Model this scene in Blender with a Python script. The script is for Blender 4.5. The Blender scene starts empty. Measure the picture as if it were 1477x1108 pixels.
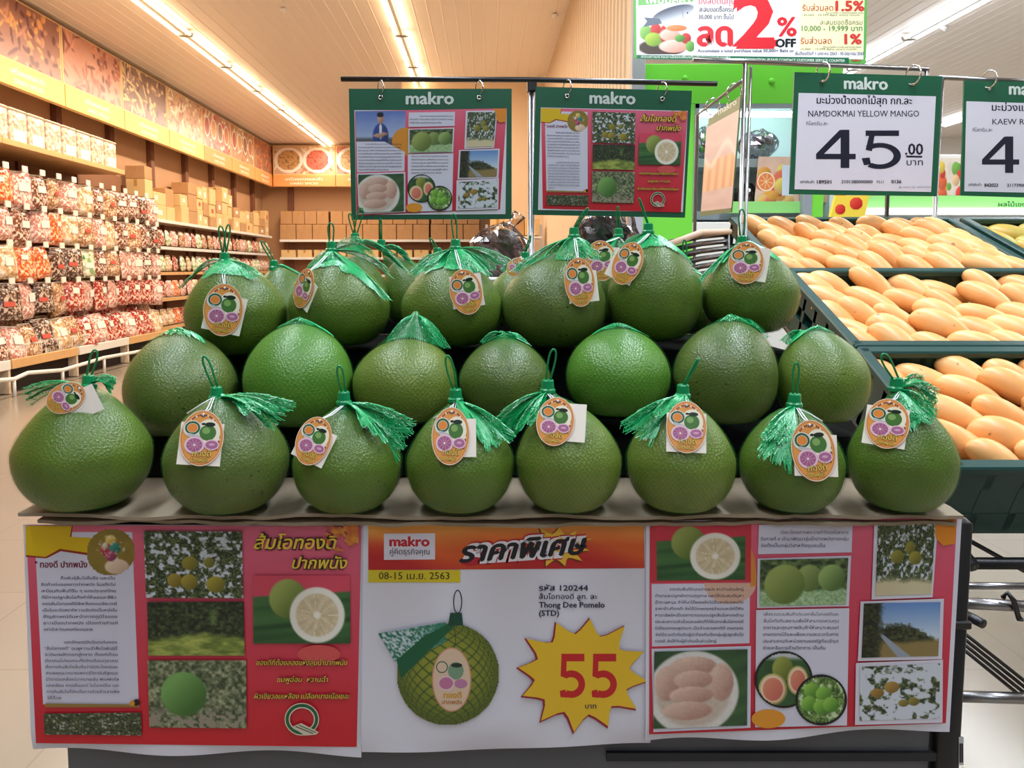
import bpy, math, random
import numpy as np
from mathutils import Vector, Matrix
random.seed(7)
rng = np.random.default_rng(7)
C = bpy.context.scene.collection
PI = math.pi

# ------------------------------------------------------------------ camera
FX, HZ, VX, CY, H = 1109.0, 388.0, 700.0, 485.0, 1.30
PITCH = math.atan((CY - HZ) / FX)
cam = bpy.data.cameras.new('camera'); camo = bpy.data.objects.new('camera', cam); C.objects.link(camo)
cam.sensor_width = 36; cam.sensor_fit = 'HORIZONTAL'; cam.lens = FX / 1477 * 36
cam.shift_x = (738.5 - VX) / 1477; cam.shift_y = -(554 - CY) / 1477
cam.clip_start = .05; cam.clip_end = 80
camo.location = (0, 0, H); camo.rotation_euler = (PI / 2 - PITCH, 0, 0)
bpy.context.scene.camera = camo
cp, sp = math.cos(PITCH), math.sin(PITCH)

def P(px, py, Y):
    """world point on the plane at depth Y that the photo shows at (px, py)"""
    u = (px - VX) / FX; v = (CY - py) / FX
    d = Vector((u, cp + v * sp, -sp + v * cp))
    return Vector((0, 0, H)) + d * (Y / d.y)

def PX(px, py, X):
    """the same on the plane at sideways distance X"""
    u = (px - VX) / FX; v = (CY - py) / FX
    d = Vector((u, cp + v * sp, -sp + v * cp))
    return Vector((0, 0, H)) + d * (X / d.x)

# ------------------------------------------------------------------ light
sc = bpy.context.scene
sc.view_settings.view_transform = 'Standard'; sc.view_settings.look = 'None'
sc.view_settings.gamma = 1; sc.view_settings.use_curve_mapping = False
sc.view_settings.exposure = 0.0
w = bpy.data.worlds.new('store_surroundings'); sc.world = w; w.use_nodes = True
w.node_tree.nodes['Background'].inputs[0].default_value = (.93, .95, 1, 1)
w.node_tree.nodes['Background'].inputs[1].default_value = .17
try:
    sc.cycles.transparent_max_bounces = 16; sc.cycles.max_bounces = 6; sc.cycles.sample_clamp_indirect = 4
except Exception: pass

def area(name, loc, sx, sy, power, col, rot=(0, 0, 0)):
    l = bpy.data.lights.new(name, 'AREA'); l.shape = 'RECTANGLE'; l.size = sx; l.size_y = sy
    l.energy = power; l.color = col
    o = bpy.data.objects.new(name, l); C.objects.link(o); o.location = loc; o.rotation_euler = rot
    return o
COOL, WARM, NEARC = (.93, .97, 1), (1, .85, .67), (.80, .90, 1)
CEIL = 4.40
for (x, y0, y1, pw, c) in [(-3.9, 4, 19, 430, WARM), (-1.09, 4.5, 13, 170, WARM), (-1.2, -.6, 3.8, 125, NEARC), (1.5, -.6, 5.2, 215, NEARC), (.1, -5, -1, 75, NEARC), (5.6, 0, 17, 480, COOL), (9.7, 2, 17, 400, COOL)]:
    area('tube_and_fill_light', (x, (y0 + y1) / 2, CEIL - .16), .16, y1 - y0, pw, c)  # cool row behind the camera is an added fill for the poster fronts

# ------------------------------------------------------------------ helpers
def lin(c):
    return tuple(((x / 255) / 12.92 if x / 255 <= .04045 else ((x / 255 + .055) / 1.055) ** 2.4) for x in c)

def mat(name, col, rough=.5, metal=0, noise=0, nscale=20, col2=None, bump=0, bscale=60, emit=None, estr=0, alpha=1, spec=.5, trans=0, coat=0):
    m = bpy.data.materials.new(name); m.use_nodes = True; nt = m.node_tree; b = nt.nodes['Principled BSDF']
    c = lin(col); b.inputs['Base Color'].default_value = (*c, 1)
    b.inputs['Roughness'].default_value = rough; b.inputs['Metallic'].default_value = metal
    b.inputs['Specular IOR Level'].default_value = spec; b.inputs['Alpha'].default_value = alpha
    b.inputs['Transmission Weight'].default_value = trans; b.inputs['Coat Weight'].default_value = coat
    if emit is not None:
        b.inputs['Emission Color'].default_value = (*lin(emit), 1); b.inputs['Emission Strength'].default_value = estr
    tc = nt.nodes.new('ShaderNodeTexCoord')
    if noise or col2:
        n = nt.nodes.new('ShaderNodeTexNoise'); n.inputs['Scale'].default_value = nscale; n.inputs['Detail'].default_value = 5
        nt.links.new(tc.outputs['Object'], n.inputs['Vector'])
        r = nt.nodes.new('ShaderNodeValToRGB'); r.color_ramp.elements[0].position = .32; r.color_ramp.elements[1].position = .68
        c2 = lin(col2) if col2 else tuple(x * (1 - noise) for x in c)
        r.color_ramp.elements[0].color = (*c2, 1); r.color_ramp.elements[1].color = (*c, 1)
        nt.links.new(n.outputs['Fac'], r.inputs[0]); nt.links.new(r.outputs[0], b.inputs['Base Color'])
    if bump:
        n = nt.nodes.new('ShaderNodeTexNoise'); n.inputs['Scale'].default_value = bscale; n.inputs['Detail'].default_value = 3
        nt.links.new(tc.outputs['Object'], n.inputs['Vector'])
        bp = nt.nodes.new('ShaderNodeBump'); bp.inputs['Strength'].default_value = bump; bp.inputs['Distance'].default_value = .002
        nt.links.new(n.outputs['Fac'], bp.inputs['Height']); nt.links.new(bp.outputs[0], b.inputs['Normal'])
    return m

# flat print: colours come from the mesh's own colour attribute
def print_mat(name, rough=.35):
    m = bpy.data.materials.new(name); m.use_nodes = True; nt = m.node_tree; b = nt.nodes['Principled BSDF']
    a = nt.nodes.new('ShaderNodeVertexColor'); a.layer_name = 'ink'
    nt.links.new(a.outputs['Color'], b.inputs['Base Color']); b.inputs['Roughness'].default_value = rough
    return m
PRINT = print_mat('printed_ink')
M = dict(
    paper=mat('white_paper', (222, 222, 236), .45),
    card_green=mat('green_card', (22, 92, 64), .35),
    chrome=mat('brushed_steel', (150, 148, 150), .28, 1, bump=.1, bscale=200),
    ring=mat('polished_steel', (215, 215, 215), .15, 1),
    darksteel=mat('dark_steel', (70, 70, 72), .35, .9, bump=.1),
    white=mat('white_paint', (236, 234, 228), .5),
    crate=mat('dark_green_plastic', (16, 66, 62), .38, noise=.15, nscale=8, bump=.05),
    blackp=mat('black_plastic', (26, 26, 30), .3),
    net=mat('green_netting', (0, 172, 96), .3, spec=.8),
    netb=mat('green_body_netting', (14, 122, 52), .35, spec=.6),
    clip=mat('green_plastic', (0, 138, 82), .28),
    string=mat('white_string', (235, 235, 238), .8, bump=.5, bscale=900),
    tagcard=mat('tag_card', (226, 160, 84), .45),
    carton=mat('brown_cardboard', (232, 196, 138), .8, noise=.08, nscale=6, bump=.15, bscale=90),
    tape=mat('packing_tape', (198, 150, 90), .25),
    wood=mat('pale_shelf_edge', (226, 178, 120), .55, noise=.08, nscale=10),
    shelf=mat('cream_shelf_steel', (228, 205, 178), .5),
    back=mat('brown_pegboard', (150, 102, 70), .7, noise=.1, nscale=3),
    upright=mat('brown_upright', (122, 76, 52), .6),
    dark=mat('dark_recess', (40, 30, 26), .8),
)
CNT = {}
def link(name, me, mats, parent=None, smooth=False):
    o = bpy.data.objects.new(name, me); C.objects.link(o)
    for m in (mats if isinstance(mats, (list, tuple)) else [mats]): me.materials.append(m)
    if smooth: me.shade_smooth()
    if parent is not None: o.parent = parent
    return o

class MB:
    """collects shapes in world coordinates; build() links them as one mesh object"""
    def __init__(s): s.v = []; s.f = []; s.mi = []; s.n = 0; s.c = []
    def add(s, v, f, mi=0):
        n = s.n; s.v.extend([tuple(q) for q in v]); s.f.extend([tuple(i + n for i in q) for q in f]); s.mi.extend([mi] * len(f)); s.n += len(v)
        return s
    def box(s, c, d, rot=None, bev=0, mi=0):
        hx, hy, hz = d[0] / 2, d[1] / 2, d[2] / 2; c = Vector(c)
        if bev <= 0:
            v = [Vector((x * hx, y * hy, z * hz)) for x in (-1, 1) for y in (-1, 1) for z in (-1, 1)]
            f = [(0, 1, 3, 2), (4, 6, 7, 5), (0, 4, 5, 1), (2, 3, 7, 6), (0, 2, 6, 4), (1, 5, 7, 3)]
        else:
            b = min(bev, hx * .9, hy * .9, hz * .9); v = []; 
            rings = [(-hz, b), (-hz + b, 0), (hz - b, 0), (hz, b)]
            for z, i in rings:
                X, Y = hx - i, hy - i; b2 = b * .6
                for (x, y) in [(-X + b2, -Y), (X - b2, -Y), (X, -Y + b2), (X, Y - b2), (X - b2, Y), (-X + b2, Y), (-X, Y - b2), (-X, -Y + b2)]: v.append(Vector((x, y, z)))
            f = []
            for r in range(3):
                for k in range(8): f.append((r * 8 + k, r * 8 + (k + 1) % 8, r * 8 + 8 + (k + 1) % 8, r * 8 + 8 + k))
            f.append(tuple(range(7, -1, -1))); f.append(tuple(range(24, 32)))
        if rot is not None: v = [rot @ q for q in v]
        return s.add([q + c for q in v], f, mi)
    def tube(s, pts, r, n=8, closed=False, mi=0, cap=True):
        pts = [Vector(p) for p in pts]; L = len(pts); rr = r if isinstance(r, (list, tuple)) else [r] * L
        v = []; prev = None
        for i, p in enumerate(pts):
            a = pts[i - 1] if (i > 0 or closed) else p; b = pts[(i + 1) % L] if (i < L - 1 or closed) else p
            t = (b - a); t = t.normalized() if t.length > 1e-9 else Vector((0, 0, 1))
            if prev is None:
                up = Vector((0, 0, 1)) if abs(t.z) < .9 else Vector((1, 0, 0)); x = t.cross(up).normalized()
            else: x = (prev - t * prev.dot(t)).normalized()
            prev = x; y = t.cross(x)
            for k in range(n):
                an = 2 * PI * k / n; v.append(p + (x * math.cos(an) + y * math.sin(an)) * rr[i])
        f = []
        for i in range(L if closed else L - 1):
            j = (i + 1) % L
            for k in range(n): f.append((i * n + k, i * n + (k + 1) % n, j * n + (k + 1) % n, j * n + k))
        if cap and not closed: f.append(tuple(range(n - 1, -1, -1))); f.append(tuple(range((L - 1) * n, L * n)))
        return s.add(v, f, mi)
    def lathe(s, prof, c=(0, 0, 0), n=24, rot=None, mi=0):
        c = Vector(c); v = []
        for r, z in prof:
            for k in range(n):
                q = Vector((r * math.cos(2 * PI * k / n), r * math.sin(2 * PI * k / n), z)); v.append((rot @ q if rot is not None else q) + c)
        f = []
        for i in range(len(prof) - 1):
            for k in range(n): f.append((i * n + k, i * n + (k + 1) % n, (i + 1) * n + (k + 1) % n, (i + 1) * n + k))
        f.append(tuple(range(n - 1, -1, -1))); f.append(tuple(range((len(prof) - 1) * n, len(prof) * n)))
        return s.add(v, f, mi)
    def prism(s, poly, off, mi=0):
        """poly: closed list of points; extruded by the vector off"""
        n = len(poly); off = Vector(off); v = [Vector(p) for p in poly] + [Vector(p) + off for p in poly]
        f = [tuple(range(n - 1, -1, -1)), tuple(range(n, 2 * n))] + [(i, (i + 1) % n, n + (i + 1) % n, n + i) for i in range(n)]
        return s.add(v, f, mi)
    def build(s, name, mats, parent=None, smooth=False, org=None):
        root = parent
        while root is not None and root.parent is not None: root = root.parent
        o = Vector(org) if org is not None else (root.location.copy() if root is not None else Vector((0, 0, 0)))
        if parent is not None and org is not None: o = Vector(org)
        V = np.array(s.v, dtype=float) - np.array(o)
        me = bpy.data.meshes.new(name); me.from_pydata(V.tolist(), [], s.f)
        if any(s.mi): me.polygons.foreach_set('material_index', s.mi)
        ob = link(name, me, mats, parent, smooth)
        if parent is None: ob.location = o
        return ob

def tag(o, label=None, cat=None, group=None, kind=None):
    if label: o['label'] = label
    if cat: o['category'] = cat
    if group: o['group'] = group
    if kind: o['kind'] = kind
    return o
def thing(name, label, cat, loc=(0, 0, 0), group=None):
    o = bpy.data.objects.new(name, None); C.objects.link(o); o.location = loc; o.empty_display_size = .05
    return tag(o, label, cat, group)
def dup(o, parent=None):
    c = o.copy(); C.objects.link(c); c.parent = parent
    for ch in KIDS.get(o.name, ()): 
        dup(ch, c)
    return c
KIDS = {}
def kids(o, *ch):
    KIDS.setdefault(o.name, []).extend(ch)

# value noise
def vn(x, y, seed=0):
    xi = np.floor(x).astype(np.int64); yi = np.floor(y).astype(np.int64); xf = x - xi; yf = y - yi
    xf = xf * xf * (3 - 2 * xf); yf = yf * yf * (3 - 2 * yf)
    def h(a, b):
        n = (a * 374761393 + b * 668265263 + seed * 1442695041) & 0x7fffffff
        n = ((n ^ (n >> 13)) * 1274126177) & 0x7fffffff
        return ((n ^ (n >> 16)) & 0xffff) / 65535.0
    return (h(xi, yi) * (1 - xf) + h(xi + 1, yi) * xf) * (1 - yf) + (h(xi, yi + 1) * (1 - xf) + h(xi + 1, yi + 1) * xf) * yf
def fbm(x, y, seed=0, o=4):
    r = 0; a = .5
    for k in range(o): r = r + a * vn(x * 2 ** k, y * 2 ** k, seed + k * 17); a *= .5
    return r / .94

# ------------------------------------------------------------------ flat print
TXT = {}
def text2d(s, bold=0, shear=0):
    k = (s, bold, shear)
    if k not in TXT:
        cu = bpy.data.curves.new('t', 'FONT'); cu.body = s; cu.resolution_u = 2; cu.offset = bold; cu.shear = shear
        ob = bpy.data.objects.new('t', cu); me = ob.to_mesh()
        v = np.array([tuple(q.co)[:2] for q in me.vertices]); f = [tuple(p.vertices) for p in me.polygons]
        ob.to_mesh_clear(); bpy.data.objects.remove(ob); bpy.data.curves.remove(cu); TXT[k] = (v, f)
    return TXT[k]

class Ink:
    """layers of flat print on one surface; mp(x, y, lift) -> world point"""
    def __init__(s, mp, dl=.00035): s.mp = mp; s.v = []; s.f = []; s.col = []; s.dl = dl; s.L = 1
    def raw(s, pts, faces, cols):
        n = len(s.v); s.L += 1; l = s.L * s.dl * .12
        s.v.extend([tuple(s.mp(x, y, l)) for x, y in pts]); s.f.extend([tuple(i + n for i in q) for q in faces]); s.col.extend(cols)
    def poly(s, pts, col): s.raw(pts, [tuple(range(len(pts)))], [col] * len(pts))
    def rect(s, x0, y0, x1, y1, col, col2=None, n=1): s.quad([(x0, y0), (x1, y0), (x1, y1), (x0, y1)], col, col2, n)
    def quad(s, q, col, col2=None, n=1):
        """q: TL TR BR BL; col top, col2 bottom"""
        m = max(1, n if col2 is None else max(n, 8)); pts = []; cs = []
        for j in range(m + 1):
            for i in range(m + 1):
                a, b = i / m, j / m
                x = (q[0][0] * (1 - a) + q[1][0] * a) * (1 - b) + (q[3][0] * (1 - a) + q[2][0] * a) * b
                y = (q[0][1] * (1 - a) + q[1][1] * a) * (1 - b) + (q[3][1] * (1 - a) + q[2][1] * a) * b
                pts.append((x, y)); cs.append(col if col2 is None else tuple(col[k] * (1 - b) + col2[k] * b for k in range(3)))
        s.raw(pts, [(j * (m + 1) + i, j * (m + 1) + i + 1, (j + 1) * (m + 1) + i + 1, (j + 1) * (m + 1) + i) for j in range(m) for i in range(m)], cs)
    def ell(s, cx, cy, rx, ry, col, n=40, rot=0):
        c, d = math.cos(rot), math.sin(rot)
        s.poly([(cx + rx * math.cos(t) * c - ry * math.sin(t) * d, cy + rx * math.cos(t) * d + ry * math.sin(t) * c) for t in [2 * PI * k / n for k in range(n)]], col)
    def ringp(s, cx, cy, rx, ry, wd, col, n=48, a0=0, a1=2 * PI):
        pts = []
        for k in range(n + 1):
            t = a0 + (a1 - a0) * k / n; pts += [(cx + rx * math.cos(t), cy + ry * math.sin(t)), (cx + (rx - wd) * math.cos(t), cy + (ry - wd) * math.sin(t))]
        s.raw(pts, [(2 * k, 2 * k + 2, 2 * k + 3, 2 * k + 1) for k in range(n)], [col] * len(pts))
    def line(s, pts, wd, col):
        for (a, b), (c, d) in zip(pts, pts[1:]):
            l = math.hypot(c - a, d - b) or 1; nx, ny = -(d - b) / l * wd / 2, (c - a) / l * wd / 2
            s.poly([(a + nx, b + ny), (c + nx, d + ny), (c - nx, d - ny), (a - nx, b - ny)], col)
    def star(s, cx, cy, r0, r1, n, col, ph=0, sy=1.0, jit=0):
        pts = []; rr = random.Random(3)
        for k in range(n):
            a = ph + 2 * PI * k / n; R = r1 * (1 + jit * (rr.random() - .5))
            pts.append((cx + R * math.cos(a), cy + R * sy * math.sin(a)))
            for q in (.28, .5, .72):
                b = a + 2 * PI * q / n; r = r0 * (1 + .22 * abs(q - .5) * 4 * .5 - .02)
                pts.append((cx + r * math.cos(b), cy + r * sy * math.sin(b)))
        m = len(pts); s.raw(pts + [(cx, cy)], [(k, (k + 1) % m, m) for k in range(m)], [col] * (m + 1))
    def text(s, t, x0, y, x1=None, h=20, col=(20, 20, 30), bold=0, shear=0, slope=0, center=False):
        if 0 < bold < .06:
            for dx, dy in (((-.5, 0), (.5, 0)) if bold < .02 else ((-1, 0), (1, 0), (0, .7), (0, -.7))): s.text(t, x0 + dx * bold * h, y + dy * bold * h, None if x1 is None else x1 + dx * bold * h, h, col, 0, shear, slope)
            return
        v, f = text2d(t, bold, shear)
        if len(v) == 0: return
        mx = v[:, 0].max(); mn = v[:, 0].min(); ky = h; kx = (x1 - x0) / (mx - mn) if x1 is not None else h
        s.raw([(x0 + (a - mn) * kx, y - b * ky + slope * (a - mn) * kx) for a, b in v], f, [col] * len(v))
    def image(s, q, fn, nx=60, ny=40, mask=None):
        """q: TL TR BR BL or (x0,y0,x1,y1); fn(U, V) -> array[..., 3] of sRGB 0-255; V runs down"""
        if len(q) == 4 and not isinstance(q[0], tuple): x0, y0, x1, y1 = q; q = [(x0, y0), (x1, y0), (x1, y1), (x0, y1)]
        U, V = np.meshgrid(np.linspace(0, 1, nx + 1), np.linspace(0, 1, ny + 1)); c = np.clip(fn(U, V), 0, 255)
        X = (q[0][0] * (1 - U) + q[1][0] * U) * (1 - V) + (q[3][0] * (1 - U) + q[2][0] * U) * V
        Y = (q[0][1] * (1 - U) + q[1][1] * U) * (1 - V) + (q[3][1] * (1 - U) + q[2][1] * U) * V
        ok = np.ones(U.shape, bool) if mask is None else mask(U, V)
        f = [(j * (nx + 1) + i, j * (nx + 1) + i + 1, (j + 1) * (nx + 1) + i + 1, (j + 1) * (nx + 1) + i) for j in range(ny) for i in range(nx) if ok[j, i] and ok[j + 1, i + 1]]
        s.raw(list(zip(X.ravel(), Y.ravel())), f, [tuple(k) for k in c.reshape(-1, 3)])
    def build(s, name, parent, m=None):
        root = parent
        while root.parent is not None: root = root.parent
        V = np.array(s.v) - np.array(root.location)
        me = bpy.data.meshes.new(name); me.from_pydata(V.tolist(), [], s.f)
        a = me.color_attributes.new('ink', 'FLOAT_COLOR', 'POINT')
        c = np.array(s.col, dtype=float) / 255; c = np.where(c <= .04045, c / 12.92, ((c + .055) / 1.055) ** 2.4)
        a.data.foreach_set('color', np.hstack([c, np.ones((len(c), 1))]).ravel())
        return link(name, me, m or PRINT, parent)

def mix(a, b, t):
    t = np.clip(t, 0, 1)[..., None]; return np.array(a, float) * (1 - t) + np.array(b, float) * t
def disc(c, U, V, cx, cy, rx, ry, light, dark, soft=12):
    d = np.hypot((U - cx) / rx, (V - cy) / ry); sh = np.clip(((U - cx) / rx + (V - cy) / ry) * .5 + .5, 0, 1)
    return mix(c, mix(np.array(light, float) * np.ones(c.shape), np.array(dark, float) * np.ones(c.shape), sh * .9), (1 - d) * soft)
def foliage(sky=.5, fruits=(), seed=1, dark=(28, 42, 26), leaf=(110, 124, 74), skyc=(206, 214, 226), sc_=14, ground=None):
    def fn(U, V):
        a = fbm(U * sc_, V * sc_ * .8, seed); b = vn(U * sc_ * 3.2, V * sc_ * 2.6, seed + 5)
        c = mix(dark, leaf, (b - .25) * 1.6); c = mix(c, skyc, (a - (1 - sky)) * 9)
        if ground is not None: c = mix(c, ground, (V - .72 - .12 * vn(U * 6, V * 0, 3)) * 10)
        for (x, y, rx, ry, l, d) in fruits: c = disc(c, U, V, x, y, rx, ry, l, d)
        return c
    return fn
def orchard(U, V):
    t = fbm(U * 34, V * 24, 9); c = mix((22, 32, 20), (92, 112, 66), (t - .3) * 1.6)
    g = mix((96, 118, 48), (178, 186, 92), (fbm(U * 10, V * 14, 4) - .25) * 1.8)
    path = (V - .5 - abs(U - .6) * .28 - .05 * vn(U * 12, V * 3, 2)); c = mix(c, g, path * 12)
    return mix(c, (120, 150, 80), (1 - np.hypot((U - .68) / .06, (V - .3) / .22)) * .8)
def river(U, V):
    c = mix((96, 140, 204), (196, 214, 232), V * 1.6); t = fbm(U * 28, V * 26, 12); tree = mix((22, 30, 18), (106, 110, 66), (t - .3) * 1.7)
    c = mix(c, tree, ((V - .34 + (U - .45) ** 2 * -1.3 - .1 + .16 * t)) * 16); c = mix(c, (140, 122, 74), (V - .66 + .1 * np.abs(U - .5) - .08 * t) * 12)
    c = mix(c, (150, 160, 176), (1 - np.abs(U - .18 - (V - .5) * .75) / (.02 + .16 * (V - .5).clip(0))) * 4 * (V > .52)); return mix(c, tree * .8, (.22 + .1 * t - U) * 14)
def cutfruit(U, V, bg=(212, 70, 92)):
    c = mix(bg, bg, U); leafc = mix((24, 66, 34), (70, 116, 62), vn(U * 2 + V * 14, V * 3, 2))
    c = mix(c, leafc, (V - .3 + .08 * U) * 40); c = disc(c, U, V, .36, .34, .2, .3, (160, 176, 92), (84, 106, 40), 14)
    d = np.hypot((U - .66) / .29, (V - .58) / .42); an = np.arctan2((V - .58) / .42, (U - .66) / .29)
    c = mix(c, (238, 236, 226), (1 - d) * 20); fl = mix((200, 182, 146), (226, 210, 178), vn(an * 6, d * 6, 3))
    fl = mix(fl, (236, 230, 204), (np.abs(np.sin(an * 5.5)) < .12) * .8); c = mix(c, fl, (.78 - d) * 20); return mix(c, (244, 240, 228), (.16 - d) * 14)
def bigfruit(U, V):
    a = fbm(U * 30, V * 22, 21); c = mix((60, 74, 48), (172, 176, 140), (a - .3) * 2); c = mix(c, (150, 142, 124), (V - .66) * 6 * (vn(U * 30, V * 24, 7) > .45))
    return disc(c, U, V, .36, .5, .24, .34, (120, 170, 92), (58, 100, 40), 16)
def threefruit(U, V):
    a = fbm(U * 18, V * 12, 31); c = mix((34, 52, 30), (120, 142, 84), (a - .3) * 2); c = mix(c, mix((110, 156, 96), (186, 208, 170), vn(U * 50, V * 30, 3)), (V - .62) * 12)
    c = disc(c, U, V, .56, .42, .16, .3, (140, 160, 92), (84, 106, 48), 14); c = disc(c, U, V, .82, .42, .16, .3, (146, 176, 104), (74, 104, 48), 14)
    return disc(c, U, V, .28, .54, .24, .44, (150, 168, 92), (86, 108, 44), 18)
def segments(U, V):
    c = mix((30, 62, 36), (62, 100, 58), vn(U * 5 + V * 8, V * 5, 2)); d = np.hypot((U - .42) / .5, (V - .55) / .56); c = mix(c, (226, 224, 220), (1 - d) * 20)
    c = mix(c, (206, 190, 176), (.86 - d) * 8)
    for (x, y, rx, ry) in [(.42, .2, .26, .13), (.14, .42, .14, .24), (.72, .42, .14, .26), (.42, .38, .22, .13), (.4, .58, .25, .12), (.36, .78, .28, .13)]:
        c = disc(c, U, V, x, y, rx, ry, (228, 196, 180), (182, 138, 126), 9)
    return mix(c, c * .93, vn(U * 60, V * 60, 3))
def halves(U, V):
    c = mix((36, 70, 38), (60, 106, 56), vn(U * 4, V * 4, 6)); c = mix(c, (190, 196, 200), (.16 - V) * 12); c = disc(c, U, V, .48, .3, .2, .24, (150, 160, 70), (92, 104, 36))
    for (x, y, a, b) in [(.3, .68, .27, .3), (.76, .52, .2, .28)]:
        c = disc(c, U, V, x, y, a, b, (200, 190, 120), (150, 140, 80), 16); c = disc(c, U, V, x, y, a * .86, b * .88, (236, 214, 188), (226, 190, 160), 16); c = disc(c, U, V, x, y, a * .72, b * .74, (222, 136, 110), (196, 104, 88), 12)
    return c
def pile(U, V):
    c = foliage(.42, (), 44, (50, 84, 36), (140, 176, 90), (196, 216, 170), 12)(U, V)
    for (x, y) in [(.3, .3), (.55, .38), (.25, .58), (.5, .65), (.7, .6)]: c = disc(c, U, V, x, y, .17, .17, (140, 196, 76), (70, 124, 36))
    return c
def manphoto(U, V):
    c = mix((96, 122, 190), (176, 190, 220), V * 1.4 + .3 * (fbm(U * 4, V * 5, 3) - .5)); c = mix(c, (84, 86, 98), (V - .62) * 14); c = mix(c, (70, 96, 130), (V - .74) * 10)
    c = disc(c, U, V, .5, .62, .17, .34, (44, 72, 150), (30, 46, 96), 9); c = disc(c, U, V, .5, .5, .03, .2, (230, 230, 240), (200, 200, 210), 9)
    for (x, y, a, b) in [(.46, .6, .12, .05), (.56, .56, .09, .045)]: c = disc(c, U, V, x, y, a, b, (200, 160, 140), (150, 108, 90), 6)
    c = disc(c, U, V, .5, .19, .065, .13, (206, 164, 140), (156, 112, 92), 9); return disc(c, U, V, .495, .09, .072, .07, (24, 20, 22), (20, 18, 20), 9)
def ornament(U, V):
    c = mix((150, 128, 50), (132, 112, 44), vn(U * 6, V * 6, 2)); c = disc(c, U, V, .62, .8, .26, .17, (232, 208, 184), (206, 176, 150), 8)
    for (x, y, r, l, d) in [(.5, .25, .12, (240, 214, 120), (190, 150, 60)), (.42, .45, .14, (196, 70, 80), (150, 30, 50)), (.58, .42, .13, (60, 150, 130), (30, 100, 90)), (.5, .58, .12, (200, 90, 130), (120, 40, 80)), (.38, .36, .06, (230, 230, 220), (200, 190, 160))]: c = disc(c, U, V, x, y, r, r, l, d, 6)
    return mix(c, (236, 226, 210), (vn(U * 34, V * 34, 9) > .78) * .7 * (np.hypot(U - .5, V - .42) < .28))
def in_disc(U, V): return np.hypot(U - .5, V - .5) < .5

FOL_A = foliage(.46, [(.46, .48, .085, .11, (150, 140, 50), (110, 104, 34)), (.66, .47, .06, .08, (140, 136, 56), (100, 100, 30)), (.3, .74, .08, .11, (160, 146, 56), (116, 100, 30)), (.45, .76, .09, .12, (168, 152, 60), (110, 100, 34)), (.72, .8, .1, .13, (170, 156, 56), (104, 98, 30))], 3, sc_=24)
FOL_B = foliage(.44, [(.58, .34, .09, .1, (150, 146, 60), (100, 100, 34)), (.36, .46, .12, .1, (150, 146, 60), (100, 100, 34)), (.68, .48, .12, .1, (156, 150, 60), (100, 100, 34))], 6, ground=(206, 196, 160), sc_=24)
FOL_C = foliage(.6, [(.22, .5, .09, .09, (170, 130, 60), (120, 96, 40)), (.4, .4, .1, .11, (176, 140, 66), (128, 100, 40)), (.55, .7, .07, .07, (150, 134, 60), (100, 94, 40)), (.68, .68, .07, .08, (150, 134, 60), (100, 94, 40))], 8, sc_=13)
LEAVES = foliage(.36, (), 15, (30, 40, 24), (104, 112, 70), (190, 190, 180), 30)

PA1 = ['       คือพันธุ์ส้มโอขึ้นชื่อ และเป็น', 'สินค้าเด่นของชาวปากพนัง ในอดีตไม่', 'เหมือนกับพื้นที่อื่น ๆ ของประเทศไทย', 'ที่มีการปลูกส้มโอทิ้งทำให้ผลและสีผิว', 'ของส้มโอทองดีมีสีเหลืองอมเขียวแต่', 'เนื้อในจะมีรสชาติหวานจัดจึงเป็นหนึ่งใน', 'สัญลักษณ์อันหน้าภาคภูมิใจของ', 'ชาวเมืองปากพนัง เมืองท่าเก่าแก่', 'แห่งจังหวัดนครศรีธรรมราช']
PA2 = ['       เอกลักษณ์อันโดดเด่นของ', '“ส้มโอทองดี” ชมพูหวานฉ่ำส้มโอพันธุ์นี้', 'จะมีผลผลิตออกสู่ตลาด ตั้งแต่เดือน', 'มีนาคมไปจนกระทั่งถึงเดือนตุลาคม', 'ซึ่งการกินส้มโอนั้นถือว่ามีประโยชน์และ', 'สรรพคุณมากมายเพราะมีวิตามินซีสูงและ', 'มีวิตามินเกลือแร่มากมายเช่น ฟอสฟอรัส', 'แคลเซียม คาเรอีนอยด์ ไบโอเคมีริน และ', 'การกินส้มโอก็ยังเป็นการช่วยล้างสารพิษ', 'ได้ด้วย']
PB1 = ['       ต่อมาโครงการพระราชดำริของในหลวง', 'รัชกาลที่ ๙ เข้ามาพัฒนาลุ่มน้ำปากพนังทางกลุ่ม', 'จึงตั้งเป็นกลุ่มวิสาหกิจชุมชนขึ้น']
PB2 = ['     จากเดิมพื้นที่อำเภอปากพนัง ชาวบ้านส่วนใหญ่', 'ทำนาและปลูกผักตามฤดูกาล และได้ประสบปัญหา', 'น้ำทะเลหนุน ทำให้นาได้ผลผลิตไม่ดีและประกอบกับ', 'ราคาข้าวที่ตกต่ำ จึงได้มีเกษตรกรจำนวนหนึ่งได้คิด', 'หาอาชีพใหม่โดยการทดลองปลูกส้มโอทองด้าน', 'ประสบความสำเร็จและผลิตที่ได้รับจากส้มโอทองดี', 'มีเนื้อออกชมพูอ่อนๆ เนื้อฉ่ำและรสชาติดี เกษตรกร', 'จึงได้รวมตัวกันกับผู้นำท้องถิ่นตั้งกลุ่มผู้ปลูกส้มโอ', 'ทองดี ส่งให้กับผู้ค้ากันเป็นส่วนใหญ่']
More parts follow.
